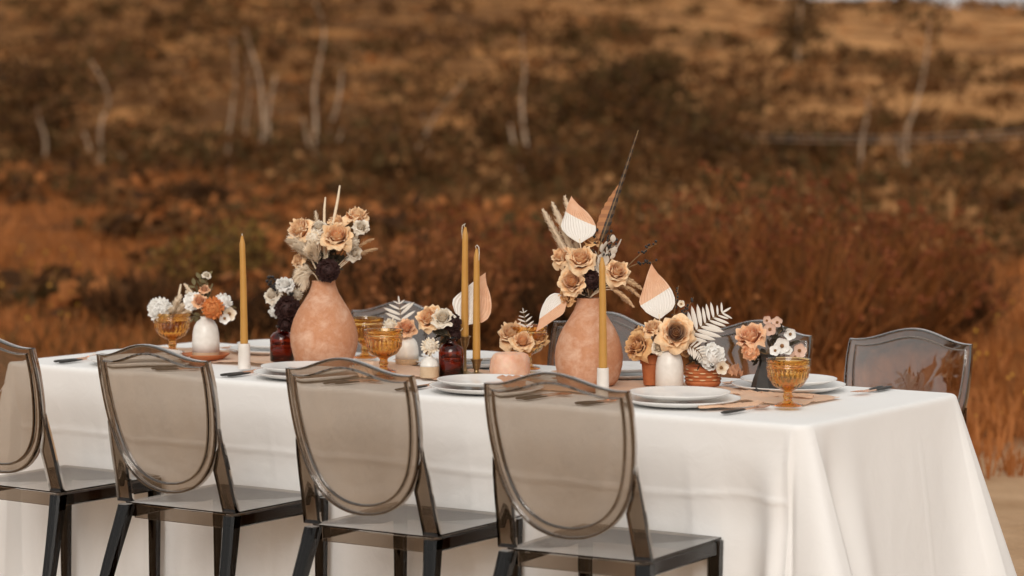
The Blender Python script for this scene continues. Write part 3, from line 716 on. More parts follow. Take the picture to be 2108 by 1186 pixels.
def blackvase():
    P = BV; s = 78*mpp(P)/.10; pr = [(0, 0), (.040, 0), (.042, .004), (.034, .034), (.024, .062), (.017, .080), (.018, .092), (.0215, .100), (.018, .100), (.014, .085), (.02, .06), (0, .02)]
    solo_lathe([(r*s, z*s) for r, z in pr], P, 'faceted_vase', M_bvase, 'small black faceted vase behind the lone goblet', 'vase', n=7, smooth=False)
blackvase()

# ------------------------------------------------------------------ flowers
def petal_mesh(name, mt, half, Rb, Rr, F, H, C, seed, nu=11, nv=9, ruf=.05):
    fold = rnd(-.5, .5); k1 = rnd(3, 5.5); tipx = rnd(-.25, .25)
    def fn(u, v):
        x = u*2-1
        w_ = (1-.45*max(0, (v-.60)/.40)**2.2)
        ang = x*half*w_
        r = Rb+(Rr-Rb)*math.sin(min(1, v*1.15)*math.pi/2)**.85
        lip = max(0, (v-.58)/.42)
        r += F*lip**1.6*(1+.5*fold*x) + (.02+.16*F)*lip*(1-abs(x))**1.5 + ruf*lip*math.sin(x*k1+seed*2.1)*.9 - .10*max(0, abs(x)-.7)*v
        z = H*(v**.85)*(1-.22*abs(x-tipx)**2.6) - C*lip**2.2*(1+.9*abs(x)) + ruf*lip*math.sin(x*(k1+2)+seed) + .03*v*math.sin(seed*3+x*2)
        return Vector((r*math.sin(ang), r*math.cos(ang), z))
    m = MB().grid(fn, nu, nv); m.a = [j/(nv-1) for j in range(nv) for i in range(nu)]
    return m.mesh(name, mt, True, weld=False)
def rose_kit(mt, mth, seed):
    random.seed(seed)
    heart = MB()
    for k in range(13):
        f = k/12; R0 = .04+.36*f; a0 = k*2.4
        half = lerp(1.6, .95, f)
        def fn(u, v):
            x = u*2-1; ang = x*half*(1-.3*max(0, v-.7)/.3)+a0; lip = max(0, (v-.7)/.3)
            r = .04+(R0-.04)*math.sin(min(1, v*1.25)*math.pi/2)*(1-.22*lip*(1-f)) + .05*f*lip**2
            z = (1.06-.06*f*f)*v**.9*(1-.14*abs(x)**2.5)+.014*math.sin(x*5+k)
            return Vector((r*math.sin(ang), r*math.cos(ang), z))
        heart.grid(fn, 9, 7)
    heart.a = [j/6 for _ in range(13) for j in range(7) for i in range(9)]
    heart.lathe([(0, .90), (.05, .88), (.16, .78), (.26, .6), (.30, .3)], 12); heart.a += [.35]*60
    kit = {'heart': heart.mesh('heart', mth, True, weld=False), 'petals': []}
    for (n, Rr, F, H, C, half, off) in ((3, .42, .05, 1.02, .03, 1.12, 0), (4, .51, .09, .97, .08, 1.0, .5), (5, .60, .15, .88, .15, .92, .2), (5, .66, .24, .72, .22, .90, .7)):
        for k in range(n):
            me_ = petal_mesh('petal', mt, half*rnd(.9, 1.1), .10, Rr*rnd(.93, 1.07), F*rnd(.7, 1.3), H*rnd(.88, 1.10), C*rnd(.4, 1.8), rnd(0, 6), ruf=.075)
            kit['petals'].append((me_, 2*math.pi*(k+off+rnd(-.12, .12))/n))
    return kit
KITS = {'rose': [rose_kit(M_rose, M_roseh, s) for s in (1, 2, 3)], 'dry': [rose_kit(M_dry, M_dry, s) for s in (4, 5)], 'garden': [rose_kit(M_rose, M_dkh, 6)],
        'peach': [rose_kit(M_peach, M_peach, s) for s in (7, 8)], 'cream': [rose_kit(M_cream, M_cream, s) for s in (9, 10)], 'white': [rose_kit(M_white, M_white, 11)]}
random.seed(99)
def stem_mb(a, b, d, r=.0018, n=7):
    a = Vector(a); b = Vector(b); L = (b-a).length; c = b-Vector(d).normalized()*L*.45
    pts = [a.lerp(c, t).lerp(c.lerp(b, t), t) for t in [k/8 for k in range(9)]]
    return MB().tube(pts, r, n)
def cam_dir(dx, dy, toward=1.0):
    """facing built from the picture's right / up / towards-viewer axes"""
    return (RT*dx + Vector((0, 0, 1))*dy - HF*toward).normalized()
def rose(P, mouth, rad, face, label, group, kind='rose'):
    P = Vector(P); face = (Vector(face).normalized()+Vector((0, 0, .50 if kind != 'garden' else .15))).normalized()
    t = thing('rose', mouth, label, 'rose', group); kit = random.choice(KITS[kind]); base = P-face*rad*.55
    M = Matrix.Translation(base-Vector(mouth)) @ frame_to(face, rnd(0, 6.28)) @ Matrix.Diagonal((rad*1.20, rad*rnd(1.08, 1.22), rad*1.15, 1))
    shared('heart', kit['heart'], t, M)
    for me_, a in kit['petals']: shared('petal', me_, t, M @ Matrix.Rotation(a, 4, 'Z'))
    m = stem_mb(mouth, base, face); m.lathe([(0, -.001), (rad*.10, 0), (rad*.16, rad*.08), (rad*.10, rad*.16)], 8)
    k = len(m.v); n0 = 8*4
    for i in range(k-n0, k): m.v[i] = (Matrix.Translation(base-face*rad*.03) @ frame_to(face)) @ m.v[i]
    part(m, 'stem', M_stem, t)
    return t
def mum_mesh(n, plen, pw, dome=1.0, ruf=.15, curl=.3, seed=0, lay=.8):
    """unit-radius pompon of narrow petals"""
    random.seed(seed); m = MB(); av = []; m.a = av
    for k in range(n):
        f = (k+.5)/n; th = k*2.39996; ph = math.acos(1-f*(1+dome*.55))
        d = Vector((math.sin(ph)*math.cos(th), math.sin(ph)*math.sin(th), math.cos(ph)))
        d = (d+Vector((rnd(-1, 1), rnd(-1, 1), rnd(-1, 1)))*ruf).normalized()
        s = d.cross(Vector((0, 0, 1)) if abs(d.z) < .95 else Vector((1, 0, 0))).normalized(); up = s.cross(d)
        if rnd(0, 1) < .5: s, up = (s+up*rnd(-.6, .6)).normalized(), up
        tg = (Vector((d.x, d.y, 0)).normalized()*d.z-Vector((0, 0, math.sqrt(max(0, 1-d.z*d.z))))) if abs(d.z) < .99 else Vector((0, 0, 1))
        org = d*.22; d = (d+tg*lay*min(1, f*3)).normalized(); s = (s-d*s.dot(d)).normalized(); up = s.cross(d)
        r0 = .35; r1 = r0+plen*rnd(.85, 1.1)*(.75+.25*min(1, f*2))
        L = r1-r0; w_ = pw*rnd(.8, 1.2)
        up = -up if up.z < 0 else up
        row = [(0, .35, 0), (.5, 1, -.02), (.85, .8, .02+curl*.3), (1, .25, .05+curl*.55)]
        vs = []; av += [0, 0, 0, .5, .45, .5, .85, .8, .85, 1, 1, 1]
        for (q, ww, lift) in row:
            c = org+d*(r0-.22+L*q)+up*lift*L
            vs += [c-s*w_*ww+up*.04, c-up*.02, c+s*w_*ww+up*.04]
        m.add(vs, [(3*i+a, 3*i+a+1, 3*i+a+4, 3*i+a+3) for i in range(3) for a in (0, 1)])
    m.ball((0, 0, .03), .66, 10); av += [.8]*200
    return m
MUM = {'dahlia_white': mum_mesh(130, .66, .15, 1.0, .10, .4, 1).mesh('bloom', M_white, True, weld=False), 'mum_orange': mum_mesh(150, .62, .11, .9, .22, .3, 2).mesh('bloom', M_orange, True, weld=False),
       'dahlia_dark': mum_mesh(110, .66, .17, 1.1, .12, .4, 3).mesh('bloom', M_burg, True, weld=False), 'mum_cream': mum_mesh(90, .70, .13, .8, .25, .2, 4).mesh('bloom', M_cream, True, weld=False),
       'mum_white': mum_mesh(80, .68, .19, .8, .22, .3, 5).mesh('bloom', M_white, True, weld=False), 'carnation': mum_mesh(110, .66, .20, .9, .4, .5, 6).mesh('bloom', M_peach, True, weld=False), 'strawflower': mum_mesh(44, .74, .15, .45, .15, .2, 7).mesh('bloom', M_cream, True, weld=False)}
random.seed(5)
def mum(P, mouth, rad, face, label, group, kind, name='dahlia', cat='flower'):
    P = Vector(P); face = Vector(face).normalized(); t = thing(name, mouth, label, cat, group)
    shared('bloom', MUM[kind], t, Matrix.Translation(P-Vector(mouth)) @ frame_to(face, rnd(0, 6)) @ Matrix.Scale(rad, 4))
    part(stem_mb(mouth, P-face*rad*.3, face), 'stem', M_stem, t); return t
def blossom_mesh(mt):
    m = MB()
    for k in range(5):
        a0 = 2*math.pi*k/5
        def fn(u, v):
            x = u*2-1; r = .15+.85*v; ww = .55*math.sin((v*.86+.10)*math.pi)**.7
            return Vector((r*math.cos(a0)-x*ww*math.sin(a0), r*math.sin(a0)+x*ww*math.cos(a0), .35*v*v+.12*x*x+.03*math.sin(a0*7)))
        m.grid(fn, 5, 5)
    m.a = [.35+.65*j/4 for _ in range(5) for j in range(5) for i in range(5)]
    return m
BLO = {k: blossom_mesh(None).mesh('petals', mt, True, weld=False) for k, mt in (('white', M_white), ('blush', M_blush), ('cream', M_cream))}
BCO = MB().ball((0, 0, .12), .26, 6).mesh('centre', M_core)
def blossom(P, mouth, rad, face, label, group, kind='white'):
    P = Vector(P); face = Vector(face).normalized(); t = thing('blossom', mouth, label, 'flower', group)
    M = Matrix.Translation(P-Vector(mouth)) @ frame_to(face, rnd(0, 6)) @ Matrix.Scale(rad, 4)
    shared('petals', BLO[kind], t, M); shared('centre', BCO, t, M); part(stem_mb(mouth, P, face, .0009), 'stem', M_stem, t)
def bez(a, c, b, n=14): return [a.lerp(c, t).lerp(c.lerp(b, t), t) for t in [k/(n-1) for k in range(n)]]
def plume(mouth, tip, label, group, sag=.0, n=420, hl=.030, f0=.35, mt=None, name='pampas_plume', bend=None):
    mouth = Vector(mouth); tip = Vector(tip); t = thing(name, mouth, label, 'dried grass', group)
    c = mouth.lerp(tip, .55)+Vector((0, 0, .02+sag)); c = c+Vector(bend) if bend else c
    pts = bez(mouth, c, tip, 20); part(MB().tube(pts, [.0014]*10+[.001]*10, 6), 'stem', M_bleach, t)
    m = MB()
    for k in range(n):
        f = f0+(1-f0)*(k+rnd(0, 1))/n; q = f*19; i = min(int(q), 18); p = pts[i].lerp(pts[i+1], q-i); d = (pts[i+1]-pts[i]).normalized()
        o = Vector((rnd(-1, 1), rnd(-1, 1), rnd(-1, 1))); o = (o-d*o.dot(d)).normalized()
        L = hl*rnd(.6, 1.2)*(math.sin(min(1, (1.02-f)/(1-f0)*1.4+.15)*math.pi/2)); e = p+d*L*rnd(.5, .95)+o*L*rnd(.25, .6)+Vector((0, 0, -L*.15))
        s = d.cross(o).normalized()*rnd(.0008, .0017); mid = p.lerp(e, .55)+o*L*.08
        m.add([p-s, p+s, mid+s*1.3, e, mid-s*1.3], [(0, 1, 2, 4), (4, 2, 3)])
    part(m, 'plume', mt or M_plume, t, True, False); return t
def leaflet_mesh():
    def fn(u, v):
        x = u*2-1; w_ = .10*max(.0, math.sin(min(1, v*.98+.04)*math.pi))**.5
        return Vector((v, x*w_, .10*v*v-.05*abs(x)+.02))
    return MB().grid(fn, 5, 8).mesh('leaflet', M_fern, True, weld=False)
LEAF = leaflet_mesh()
def fern(base, tip, nrm, L, label, group, mouth=None, pairs=9, bend=(0, 0, 0), f0=.18):
    base = Vector(base); tip = Vector(tip); t = thing('fern_frond', mouth or base, label, 'fern', group); g0 = origin(t)
    pts = bez(base, base.lerp(tip, .5)+Vector(bend), tip, 22)
    allp = ([Vector(mouth), Vector(mouth).lerp(base, .5)] if mouth else [])+pts
    part(MB().tube(allp, .0011, 6), 'rachis', M_stem, t)
    nrm = Vector(nrm).normalized()
    for k in range(pairs):
        f = f0+(1-f0)*k/(pairs-1); q = f*21; i = min(int(q), 20); p = pts[i].lerp(pts[i+1], q-i); d = (pts[i+1]-pts[i]).normalized()
        s = d.cross(nrm).normalized(); l = L*(1-.62*(f-f0)/(1-f0)**1)*rnd(.85, 1.1)*(.75 if k == 0 else 1)
        for sg in (-1, 1):
            x = (s*sg+d*rnd(.45, .7)+nrm*rnd(-.15, .15)).normalized(); y = nrm.cross(x).normalized(); z = x.cross(y)
            M = Matrix((x, y, z)).transposed().to_4x4(); M.translation = p-g0
            shared('leaflet', LEAF, t, M @ Matrix.Diagonal((l, l*.9, l*.8, 1)))
    x = (pts[-1]-pts[-2]).normalized(); y = nrm.cross(x).normalized(); M = Matrix((x, y, x.cross(y))).transposed().to_4x4(); M.translation = pts[-1]-g0
    shared('leaflet', LEAF, t, M @ Matrix.Scale(L*.4, 4)); return t
def palm_spear(base, tip, width, nrm, label, group, mouth, cut, swap=False, roll=0):
    """pleated palm leaf; cut = (px, py, angle) of the paint edge in leaf units (x across -1..1, y along 0..1)"""
    base = Vector(base); tip = Vector(tip); t = thing('palm_leaf', mouth, label, 'palm leaf', group); g0 = origin(t)
    Y = (tip-base); L = Y.length; Y.normalize(); Z = Vector(nrm); Z = (Z-Y*Z.dot(Y)).normalized(); X = Y.cross(Z)
    if roll: q = Matrix.Rotation(roll, 3, Y); X = q @ X; Z = q @ Z
    prof = [(0, .10), (.06, .42), (.14, .76), (.24, .95), (.34, 1.0), (.46, .90), (.58, .71), (.70, .50), (.82, .29), (.92, .12), (1, .008)]
    def hw(v):
        for (a, wa), (b, wb) in zip(prof, prof[1:]):
            if v <= b: return lerp(wa, wb, (v-a)/(b-a))
        return 0
    bm = bmesh.new(); nu, nv = 25, 30; grid = []
    for j in range(nv):
        v = j/(nv-1); row = []
        for i in range(nu):
            x = i/(nu-1)*2-1; wv = hw(v)*width/2
            pleat = (.0008 if i % 2 else -.0008)*(width/.09)*min(1, wv/(width*.3))
            zz = pleat+.10*width*(x*x)*hw(v)-.06*L*v*v
            yy = v*L*(1-.03*abs(x))-(.06*L*(1-abs(x))*(1 if v < .05 else 0))*0+(.004*math.sin(i*2.2+v*9) if i in (0, nu-1) else 0)
            row.append(bm.verts.new(base-g0+X*x*wv+Y*yy+Z*zz))
        grid.append(row)
    for j in range(nv-1):
        for i in range(nu-1): bm.faces.new((grid[j][i], grid[j][i+1], grid[j+1][i+1], grid[j+1][i]))
    cx, cyy, ca_ = cut; pco = base-g0+X*cx*width/2+Y*cyy*L; pn = (Y*math.cos(ca_)+X*math.sin(ca_))
    for nm, mt, inner in (('painted_half', M_wleaf, True), ('natural_half', M_pleaf, False)):
        b2 = bm.copy(); bmesh.ops.bisect_plane(b2, geom=b2.verts[:]+b2.edges[:]+b2.faces[:], plane_co=pco, plane_no=pn, clear_outer=inner, clear_inner=not inner)
        me_ = bpy.data.meshes.new(nm); b2.to_mesh(me_); b2.free(); me_.materials.append(mt)
        link(nm, me_, t, g0)
    bm.free()
    part(stem_mb(mouth, base+Y*.012, Y, .0016), 'stem', M_bleach, t); return t
def berries(mouth, tip, label, group, n=16, r=.0038, spread=.016, f0=.45, mt=None):
    mouth = Vector(mouth); tip = Vector(tip); t = thing('berry_sprig', mouth, label, 'berry sprig', group)
    pts = bez(mouth, mouth.lerp(tip, .5)+Vector((0, 0, .015)), tip, 12); m = MB().tube(pts, [.0013]*6+[.0008]*6, 5); b = MB()
    for k in range(n):
        f = f0+(1-f0)*k/n; q = f*11; i = min(int(q), 10); p = pts[i].lerp(pts[i+1], q-i)
        e = p+Vector((rnd(-1, 1), rnd(-1, 1), rnd(-.6, 1)))*spread*.7; m.tube([p, e], .0005, 4); b.ball(e, r*rnd(.7, 1.15), 5)
    part(m, 'stem', M_stem, t); part(b, 'berries', mt or M_berry, t); return t
LEAFM = {}
def leaf_mesh(mt, w_):
    k = (mt.name, w_)
    if k not in LEAFM: LEAFM[k] = MB().grid(lambda u, v: Vector((v, (u*2-1)*w_*math.sin((v*.92+.04)*math.pi)**.8, .12*v*v+.06*(u*2-1)**2)), 4, 6).mesh('leaf', mt, True, weld=False)
    return LEAFM[k]
def leafspray(mouth, tip, label, group, n=10, L=.03, mt=None, w_=.28, name='leaf_sprig'):
    mouth = Vector(mouth); tip = Vector(tip); t = thing(name, mouth, label, 'leaf sprig', group); mt = mt or M_olive
    pts = bez(mouth, mouth.lerp(tip, .5)+Vector((0, 0, .01)), tip, 12); part(MB().tube(pts, .0010, 5), 'stem', M_stem, t)
    for k in range(n):
        f = .35+.65*k/(n-1); q = f*11; i = min(int(q), 10); p = pts[i].lerp(pts[i+1], q-i); d = (pts[i+1]-pts[i]).normalized()
        o = (d*.8+Vector((rnd(-1, 1), rnd(-1, 1), rnd(-1, 1)))).normalized(); s = o.cross(Vector((rnd(-1, 1), rnd(-1, 1), 1))).normalized(); nn = s.cross(o); l = L*rnd(.7, 1.1)
        M = Matrix((o, s, nn)).transposed().to_4x4(); M.translation = p-origin(t)
        shared('leaf', leaf_mesh(mt, w_), t, M @ Matrix.Scale(l, 4))
    return t
def stick(mouth, tip, r, label, group):
    mouth = Vector(mouth); tip = Vector(tip); m = MB(); pts = [mouth.lerp(tip, k/7)+Vector((rnd(-1, 1), rnd(-1, 1), 0))*.0016 for k in range(8)]
    solo(m.tube(pts, [r, r, r*1.05, r*.95, r, r*.9, r*.8, r*.5], 9), 'bleached_twig', M_bleach, mouth, label, 'twig', group)

# ------------------------------------------------------------------ bouquets (photo position of each bloom, depth taken from its vase)
def bq(P, dd=0):
    d0 = depth(P)
    return lambda px, py, off=0: at_d(px, py, d0+off)
def px2m(P, r): return r*mpp(P)
# --- big vase with twigs
m_ = P_A+Vector((0, 0, .243*sA)); q = bq(P_A); u = lambda r: px2m(P_A, r); G = 'bouquet in the twig vase'; W = 'in the twig vase'
rose(q(619, 474, -.01), m_, u(31), cam_dir(-.75, .35, .8), f'large toffee rose tipped outward away from the twigs {W}', G)
rose(q(695, 487, -.05), m_, u(32), cam_dir(.05, .3), f'full toffee rose facing forward above the dark dahlia {W}', G)
rose(q(735, 447, .0), m_, u(26), cam_dir(.35, .9, .5), f'topmost toffee rose {W}', G)
rose(q(694, 456, .02), m_, u(19), cam_dir(.0, .9, .5), f'half open toffee rose at the foot of the twigs {W}', G)
rose(q(657, 468, -.02), m_, u(17), cam_dir(-.1, .6, .9), f'small cream rose between the large toffee roses {W}', G, 'cream')
rose(q(743, 467, -.04), m_, u(16), cam_dir(.3, .3), f'small cream rose under the topmost rose {W}', G, 'cream')
rose(q(616, 536, -.01), m_, u(18), cam_dir(-.8, -.1, .7), f'low hanging toffee rose beside the plumes {W}', G)
rose(q(730, 521, -.01), m_, u(17), cam_dir(.6, -.3, .8), f'low cream rose hanging over the rim {W}', G, 'cream')
mum(q(727, 497, -.02), m_, u(15), cam_dir(.5, .1), f'papery cream strawflower among the roses {W}', G, 'strawflower', 'strawflower')
mum(q(645, 490, -.05), m_, u(17), cam_dir(-.2, .2), f'pale cream strawflower over the plumes {W}', G, 'strawflower', 'strawflower')
mum(q(675, 557, -.07), m_, u(26), cam_dir(0, .1), f'black burgundy dahlia at the rim of the twig vase', G, 'dahlia_dark')
for tx, ty, o in ((612, 505, -.04), (600, 492, -.02), (640, 515, -.07)): plume(m_+Vector((0, -.01, 0)), q(tx, ty, o), f'fluffy beige plume spilling sideways {W}', G, .03, 750, .046)
for tx, ty, o in ((624, 592, -.03), (612, 575, -.01)): plume(m_+Vector((-.01, -.01, 0)), q(tx, ty, o), f'beige plume drooping below the rim {W}', G, .05, 600, .040)
for tx, ty in ((768, 492), (776, 512), (755, 520)): plume(m_+Vector((.01, 0, 0)), q(tx, ty, .01), f'stiff pale seed grass sticking out by the cream roses {W}', G, .02, 170, .014, .62, M_cream, 'seed_grass')
stick(m_, q(699, 382, .02), .0050, 'taller bleached twig in the twig vase', G); stick(m_, q(669, 406, .02), .0046, 'shorter bleached twig in the twig vase', G)
for tx, ty in ((682, 520), (700, 535), (660, 530)): leafspray(m_, q(tx, ty, -.01), f'dark leaf sprig behind the burgundy dahlia {W}', G, 9, .035, M_dkleaf, .4)
plume(m_, q(650, 436, .03), f'upright beige plume behind the roses {W}', G, .0, 250, .022, .5)
# --- big vase with feather
m_ = P_B+Vector((0, 0, .248*sB*1.02)); q = bq(P_B); u = lambda r: px2m(P_B, r); G = 'bouquet in the feather vase'; W = 'in the feather vase'
rose(q(1196, 534, -.06), m_, u(31), cam_dir(-.05, .45), f'full toffee rose facing forward below the palm leaf {W}', G)
rose(q(1157, 527, -.01), m_, u(25), cam_dir(-.8, .25, .7), f'toffee rose turned outward under the grass plumes {W}', G)
rose(q(1269, 560, -.03), m_, u(29), cam_dir(.35, .15, .9), f'toffee rose above the drooping seed grass {W}', G)
rose(q(1178, 580, -.06), m_, u(30), cam_dir(-.25, -.15), f'lowest toffee rose at the rim {W}', G)
rose(q(1216, 497, .0), m_, u(21), cam_dir(.2, .9, .5), f'half hidden toffee rose behind the palm leaf {W}', G, 'dry')
rose(q(1166, 613, -.04), m_, u(18), cam_dir(-.6, -.7, .6), f'dried brown rose hanging over the rim {W}', G, 'dry')
mum(q(1216, 576, -.06), m_, u(21), cam_dir(.1, .05), f'black burgundy dahlia between the toffee roses {W}', G, 'dahlia_dark')
for tx, ty, o in ((1118, 432, .02), (1138, 418, .03), (1163, 405, .04), (1128, 452, .0), (1150, 440, .03)): plume(m_, q(tx, ty, o), f'upright beige plume fanned behind the palm leaf {W}', G, -.01, 460, .028, .42)
palm_spear(q(1194, 500, -.05), q(1178, 400, -.01), u(76), cam_dir(.25, .35), 'white and peach palm leaf standing at the top of the feather vase', 'painted palm leaves', m_, (0, .53, R(32)), roll=R(4))
palm_spear(q(1163, 606, -.04), q(1100, 684, -.03), u(48), cam_dir(-.2, .3), 'white and peach palm leaf hanging down beside the feather vase', 'painted palm leaves', m_, (-.22, .2, R(-74)))
for tx, ty in ((1262, 500), (1270, 512), (1255, 525), (1245, 505)): leafspray(m_, q(tx, ty, -.02), f'bleached white leaf spray below the feather {W}', G, 9, .030, M_fern, .3)
for tx, ty in ((1258, 480), (1226, 462), (1266, 492)): berries(m_, q(tx, ty, -.01), f'black berries around the foot of the feather {W}', G, 14, .0042, .014, .6)
for tx, ty in ((1352, 502), (1346, 540)): berries(q(1285, 556, .0), q(tx, ty, .03), f'thin black berry sprig reaching out toward the palm leaf {W}', G, 12, .0036, .012, .5)
for tx, ty, o in ((1322, 596, 0), (1304, 632, -.02), (1318, 612, .01), (1290, 622, -.01), (1310, 585, .02)): plume(m_+Vector((.01, -.01, 0)), q(tx, ty, o), f'beige seed grass drooping outward over the rim {W}', G, .05, 260, .016, .5, M_cream, 'seed_grass')
for tx, ty in ((1225, 560), (1240, 590), (1200, 600)): leafspray(m_, q(tx, ty, -.01), f'dark leaf sprig among the roses {W}', G, 8, .03, M_dkleaf, .4)
def feather():
    a = q(1236, 500, -.01); pts = bez(a, q(1262, 430, .0), q(1314, 268, .02), 26); t = thing('pheasant_feather', m_, 'tall barred pheasant feather with a copper edge', 'feather')
    part(MB().tube([m_]+pts, [.0017]*14+[.0012]*13, 6), 'shaft', M_stem, t)
    n = -HF
    def vane(side, w0, w1, f0, f1, mt, nm, rag):
        def fn(uu, vv):
            f = lerp(f0, f1, uu); k = f*25; i = min(int(k), 24); p = pts[i].lerp(pts[i+1], k-i); d = (pts[i+1]-pts[i]).normalized(); s = d.cross(n).normalized()*side
            w_ = lerp(w0, w1, uu)*(.25+.75*math.sin(min(1, uu*4+.1)*math.pi/2))*(1+rag*math.sin(uu*61)*vv)
            if uu > .96: w_ *= .3
            return p+s*w_*vv+d*w_*.9*vv+n*(-.003*vv*vv+.001)
        part(MB().grid(fn, 60, 4), nm, mt, t)
    vane(-1, .0085, .0024, .0, 1, M_feather, 'dark_vane', .06); vane(1, .0120, .0024, .0, 1, M_feather, 'dark_vane', .12)
    def edge(uu, vv):
        f = lerp(.02, .60, uu); k = f*25; i = min(int(k), 24); p = pts[i].lerp(pts[i+1], k-i); d = (pts[i+1]-pts[i]).normalized(); s = -d.cross(n).normalized()
        w_ = .027*math.sin((uu*.9+.08)*math.pi)**.6*(1-.5*uu)*(1+.06*math.sin(uu*47)*vv)
        return p+s*(.006*(1-uu)+.002)*(-1)*-1+s*w_*vv+d*w_*1.1*vv-n*.002
    part(MB().grid(edge, 50, 4), 'copper_vane', M_featc, t)
feather()
# --- white bud vase with dark hearted rose, flowerpot, ribbed bowl
m_ = B4+Vector((0, 0, 80*mpp(B4))); q = bq(B4); u = lambda r: px2m(B4, r); G = 'blooms by the ribbed bowl'
rose(q(1391, 686, -.04), m_, u(37), cam_dir(.0, .12), 'open garden rose with a dark heart in the white bud vase', G, 'garden')
rose(q(1345, 676, .0), m_, u(22), cam_dir(-.3, .6, .7), 'toffee rose between the palm leaf and the garden rose', G)
mpot = PT+Vector((0, 0, 62*mpp(PT)))
rose(q(1312, 712, .0), mpot, u(30), cam_dir(-.65, -.1, .8), 'withered brown rose hanging from the flowerpot', G, 'dry')
rose(q(1318, 690, .03), mpot, u(22), cam_dir(-.6, .7, .5), 'withered brown rose standing above the flowerpot', G, 'dry')
rose(q(1355, 716, -.02), mpot, u(15), cam_dir(-.1, -.1), 'small cream rose over the rim of the flowerpot', G, 'cream')
rose(q(1412, 722, .0), m_, u(14), cam_dir(.7, -.5, .6), 'little brown rose hanging between bud vase and ribbed bowl', G, 'dry')
palm_spear(q(1358, 656, .01), q(1341, 540, .03), u(74), cam_dir(-.05, .2), 'white and peach palm leaf standing above the flowerpot', 'painted palm leaves', mpot, (0, .40, R(-24)))
mr = RB+Vector((0, 0, 40*mpp(RB)))
fern(q(1402, 708, .0), q(1486, 644, .05), cam_dir(-.2, .35), u(60), 'large bleached fern frond reaching up from the ribbed bowl', 'bleached ferns', mr, 9, (0, 0, .012))
fern(q(1402, 712, -.02), q(1446, 738, -.04), cam_dir(-.1, .4), u(30), 'bleached fern frond bent down over the ribbed bowl', 'bleached ferns', mr, 8, (.02, 0, .02))
mum(q(1466, 733, -.02), mr, u(30), cam_dir(.25, .4), 'fluffy white bloom in the ribbed bowl', G, 'mum_white', 'dahlia')
blossom(q(1484, 757, -.04), mr, u(15), cam_dir(.4, .0), 'small cream blossom hanging over the ribbed bowl edge', G, 'cream')
for tx, ty in ((1397, 588), (1428, 612), (1412, 630)): berries(m_, q(tx, ty, .03), 'thin dark sprig rising behind the garden rose', G, 10, .0036, .012, .5)
blossom(q(1402, 626, .02), m_, u(8), cam_dir(0, .3), 'tiny tan blossom behind the garden rose', G, 'cream')
for tx, ty in ((1440, 752), (1425, 745), (1460, 755)): leafspray(mr, q(tx, ty, -.02), 'dark leaves filling the ribbed bowl', G, 7, .022, M_dkleaf, .4)
# --- black vase
m_ = BV+Vector((0, 0, 76*mpp(BV))); q = bq(BV); u = lambda r: px2m(BV, r); G = 'blooms in the black vase'; W = 'in the black vase'
rose(q(1545, 694, -.02), m_, u(33), cam_dir(-.45, .5, .8), f'full peach rose {W}', G, 'peach')
mum(q(1545, 724, -.04), m_, u(19), cam_dir(-.3, -.2), f'ruffled peach carnation under the peach rose {W}', G, 'carnation', 'carnation')
for (x, y, r, k, o, l) in ((1610, 712, 17, 'white', -.05, 'white blossom with tan heart beside the carnation'), (1596, 722, 12, 'white', -.06, 'white blossom low beside the carnation'), (1600, 664, 12, 'blush', 0, 'blush blossom at the very top'), (1627, 688, 13, 'white', .0, 'white blossom on a long stalk'),
                           (1645, 722, 15, 'blush', -.02, 'blush blossom over the goblet rim'), (1637, 735, 11, 'blush', -.03, 'small blush blossom touching the goblet'), (1585, 678, 14, 'blush', -.01, 'pale mauve blossom beside the peach rose'), (1578, 660, 10, 'blush', .01, 'pale bud behind the peach rose'), (1622, 722, 10, 'white', -.05, 'little white blossom in the dark leaves')):
    blossom(q(x, y, o), m_, u(r), cam_dir(rnd(-.3, .3), rnd(0, .5)), f'{l} {W}', G, k)
for tx, ty in ((1612, 676), (1630, 705), (1600, 700), (1575, 735), (1560, 745), (1615, 740)): leafspray(m_, q(tx, ty, .0), f'dark leaf sprig {W}', G, 8, .024, M_dkleaf, .4)
# --- goblet of tan roses
m_ = G4+Vector((0, 0, 70*mpp(G4))); q = bq(G4); u = lambda r: px2m(G4, r); G = 'roses in the goblet'; W = 'in the goblet behind the salt rock'
rose(q(1054, 688, -.03), m_, u(31), cam_dir(-.35, .5, .8), f'large tan rose {W}', G)
rose(q(1076, 703, -.07), m_, u(24), cam_dir(-.05, .2), f'tan rose tucked at the front {W}', G)
rose(q(1106, 697, -.03), m_, u(23), cam_dir(.5, .6, .7), f'brown tan rose beside the terracotta vase {W}', G, 'dry')
fern(q(1087, 690, -.05), q(1078, 644, -.04), cam_dir(0, .2), u(26), f'small bleached fern tip above the tan roses', 'bleached ferns', m_, 5)
# --- brown bottle by the candlesticks
m_ = K2+Vector((0, 0, 80*mpp(K2))); q = bq(K2); u = lambda r: px2m(K2, r); G = 'blooms in the brown bottle by the candlesticks'; W = 'in the bottle by the brass candlesticks'
rose(q(884, 655, .0), m_, u(29), cam_dir(-.4, .1, .9), f'golden tan rose leaning outward {W}', G)
rose(q(912, 655, -.02), m_, u(23), cam_dir(-.05, .2), f'cream tan rose beside the dark dahlia {W}', G, 'cream')
mum(q(931, 664, -.01), m_, u(20), cam_dir(.1, .1), f'black burgundy dahlia {W}', G, 'dahlia_dark')
mum(q(936, 690, -.0), m_, u(14), cam_dir(.1, -.2), f'smaller black burgundy dahlia {W}', G, 'dahlia_dark')
palm_spear(q(958, 668, .03), q(1000, 558, .06), u(84), cam_dir(-.1, .1), 'white and peach palm leaf behind the brass candlesticks', 'painted palm leaves', m_, (.25, .36, R(62)))
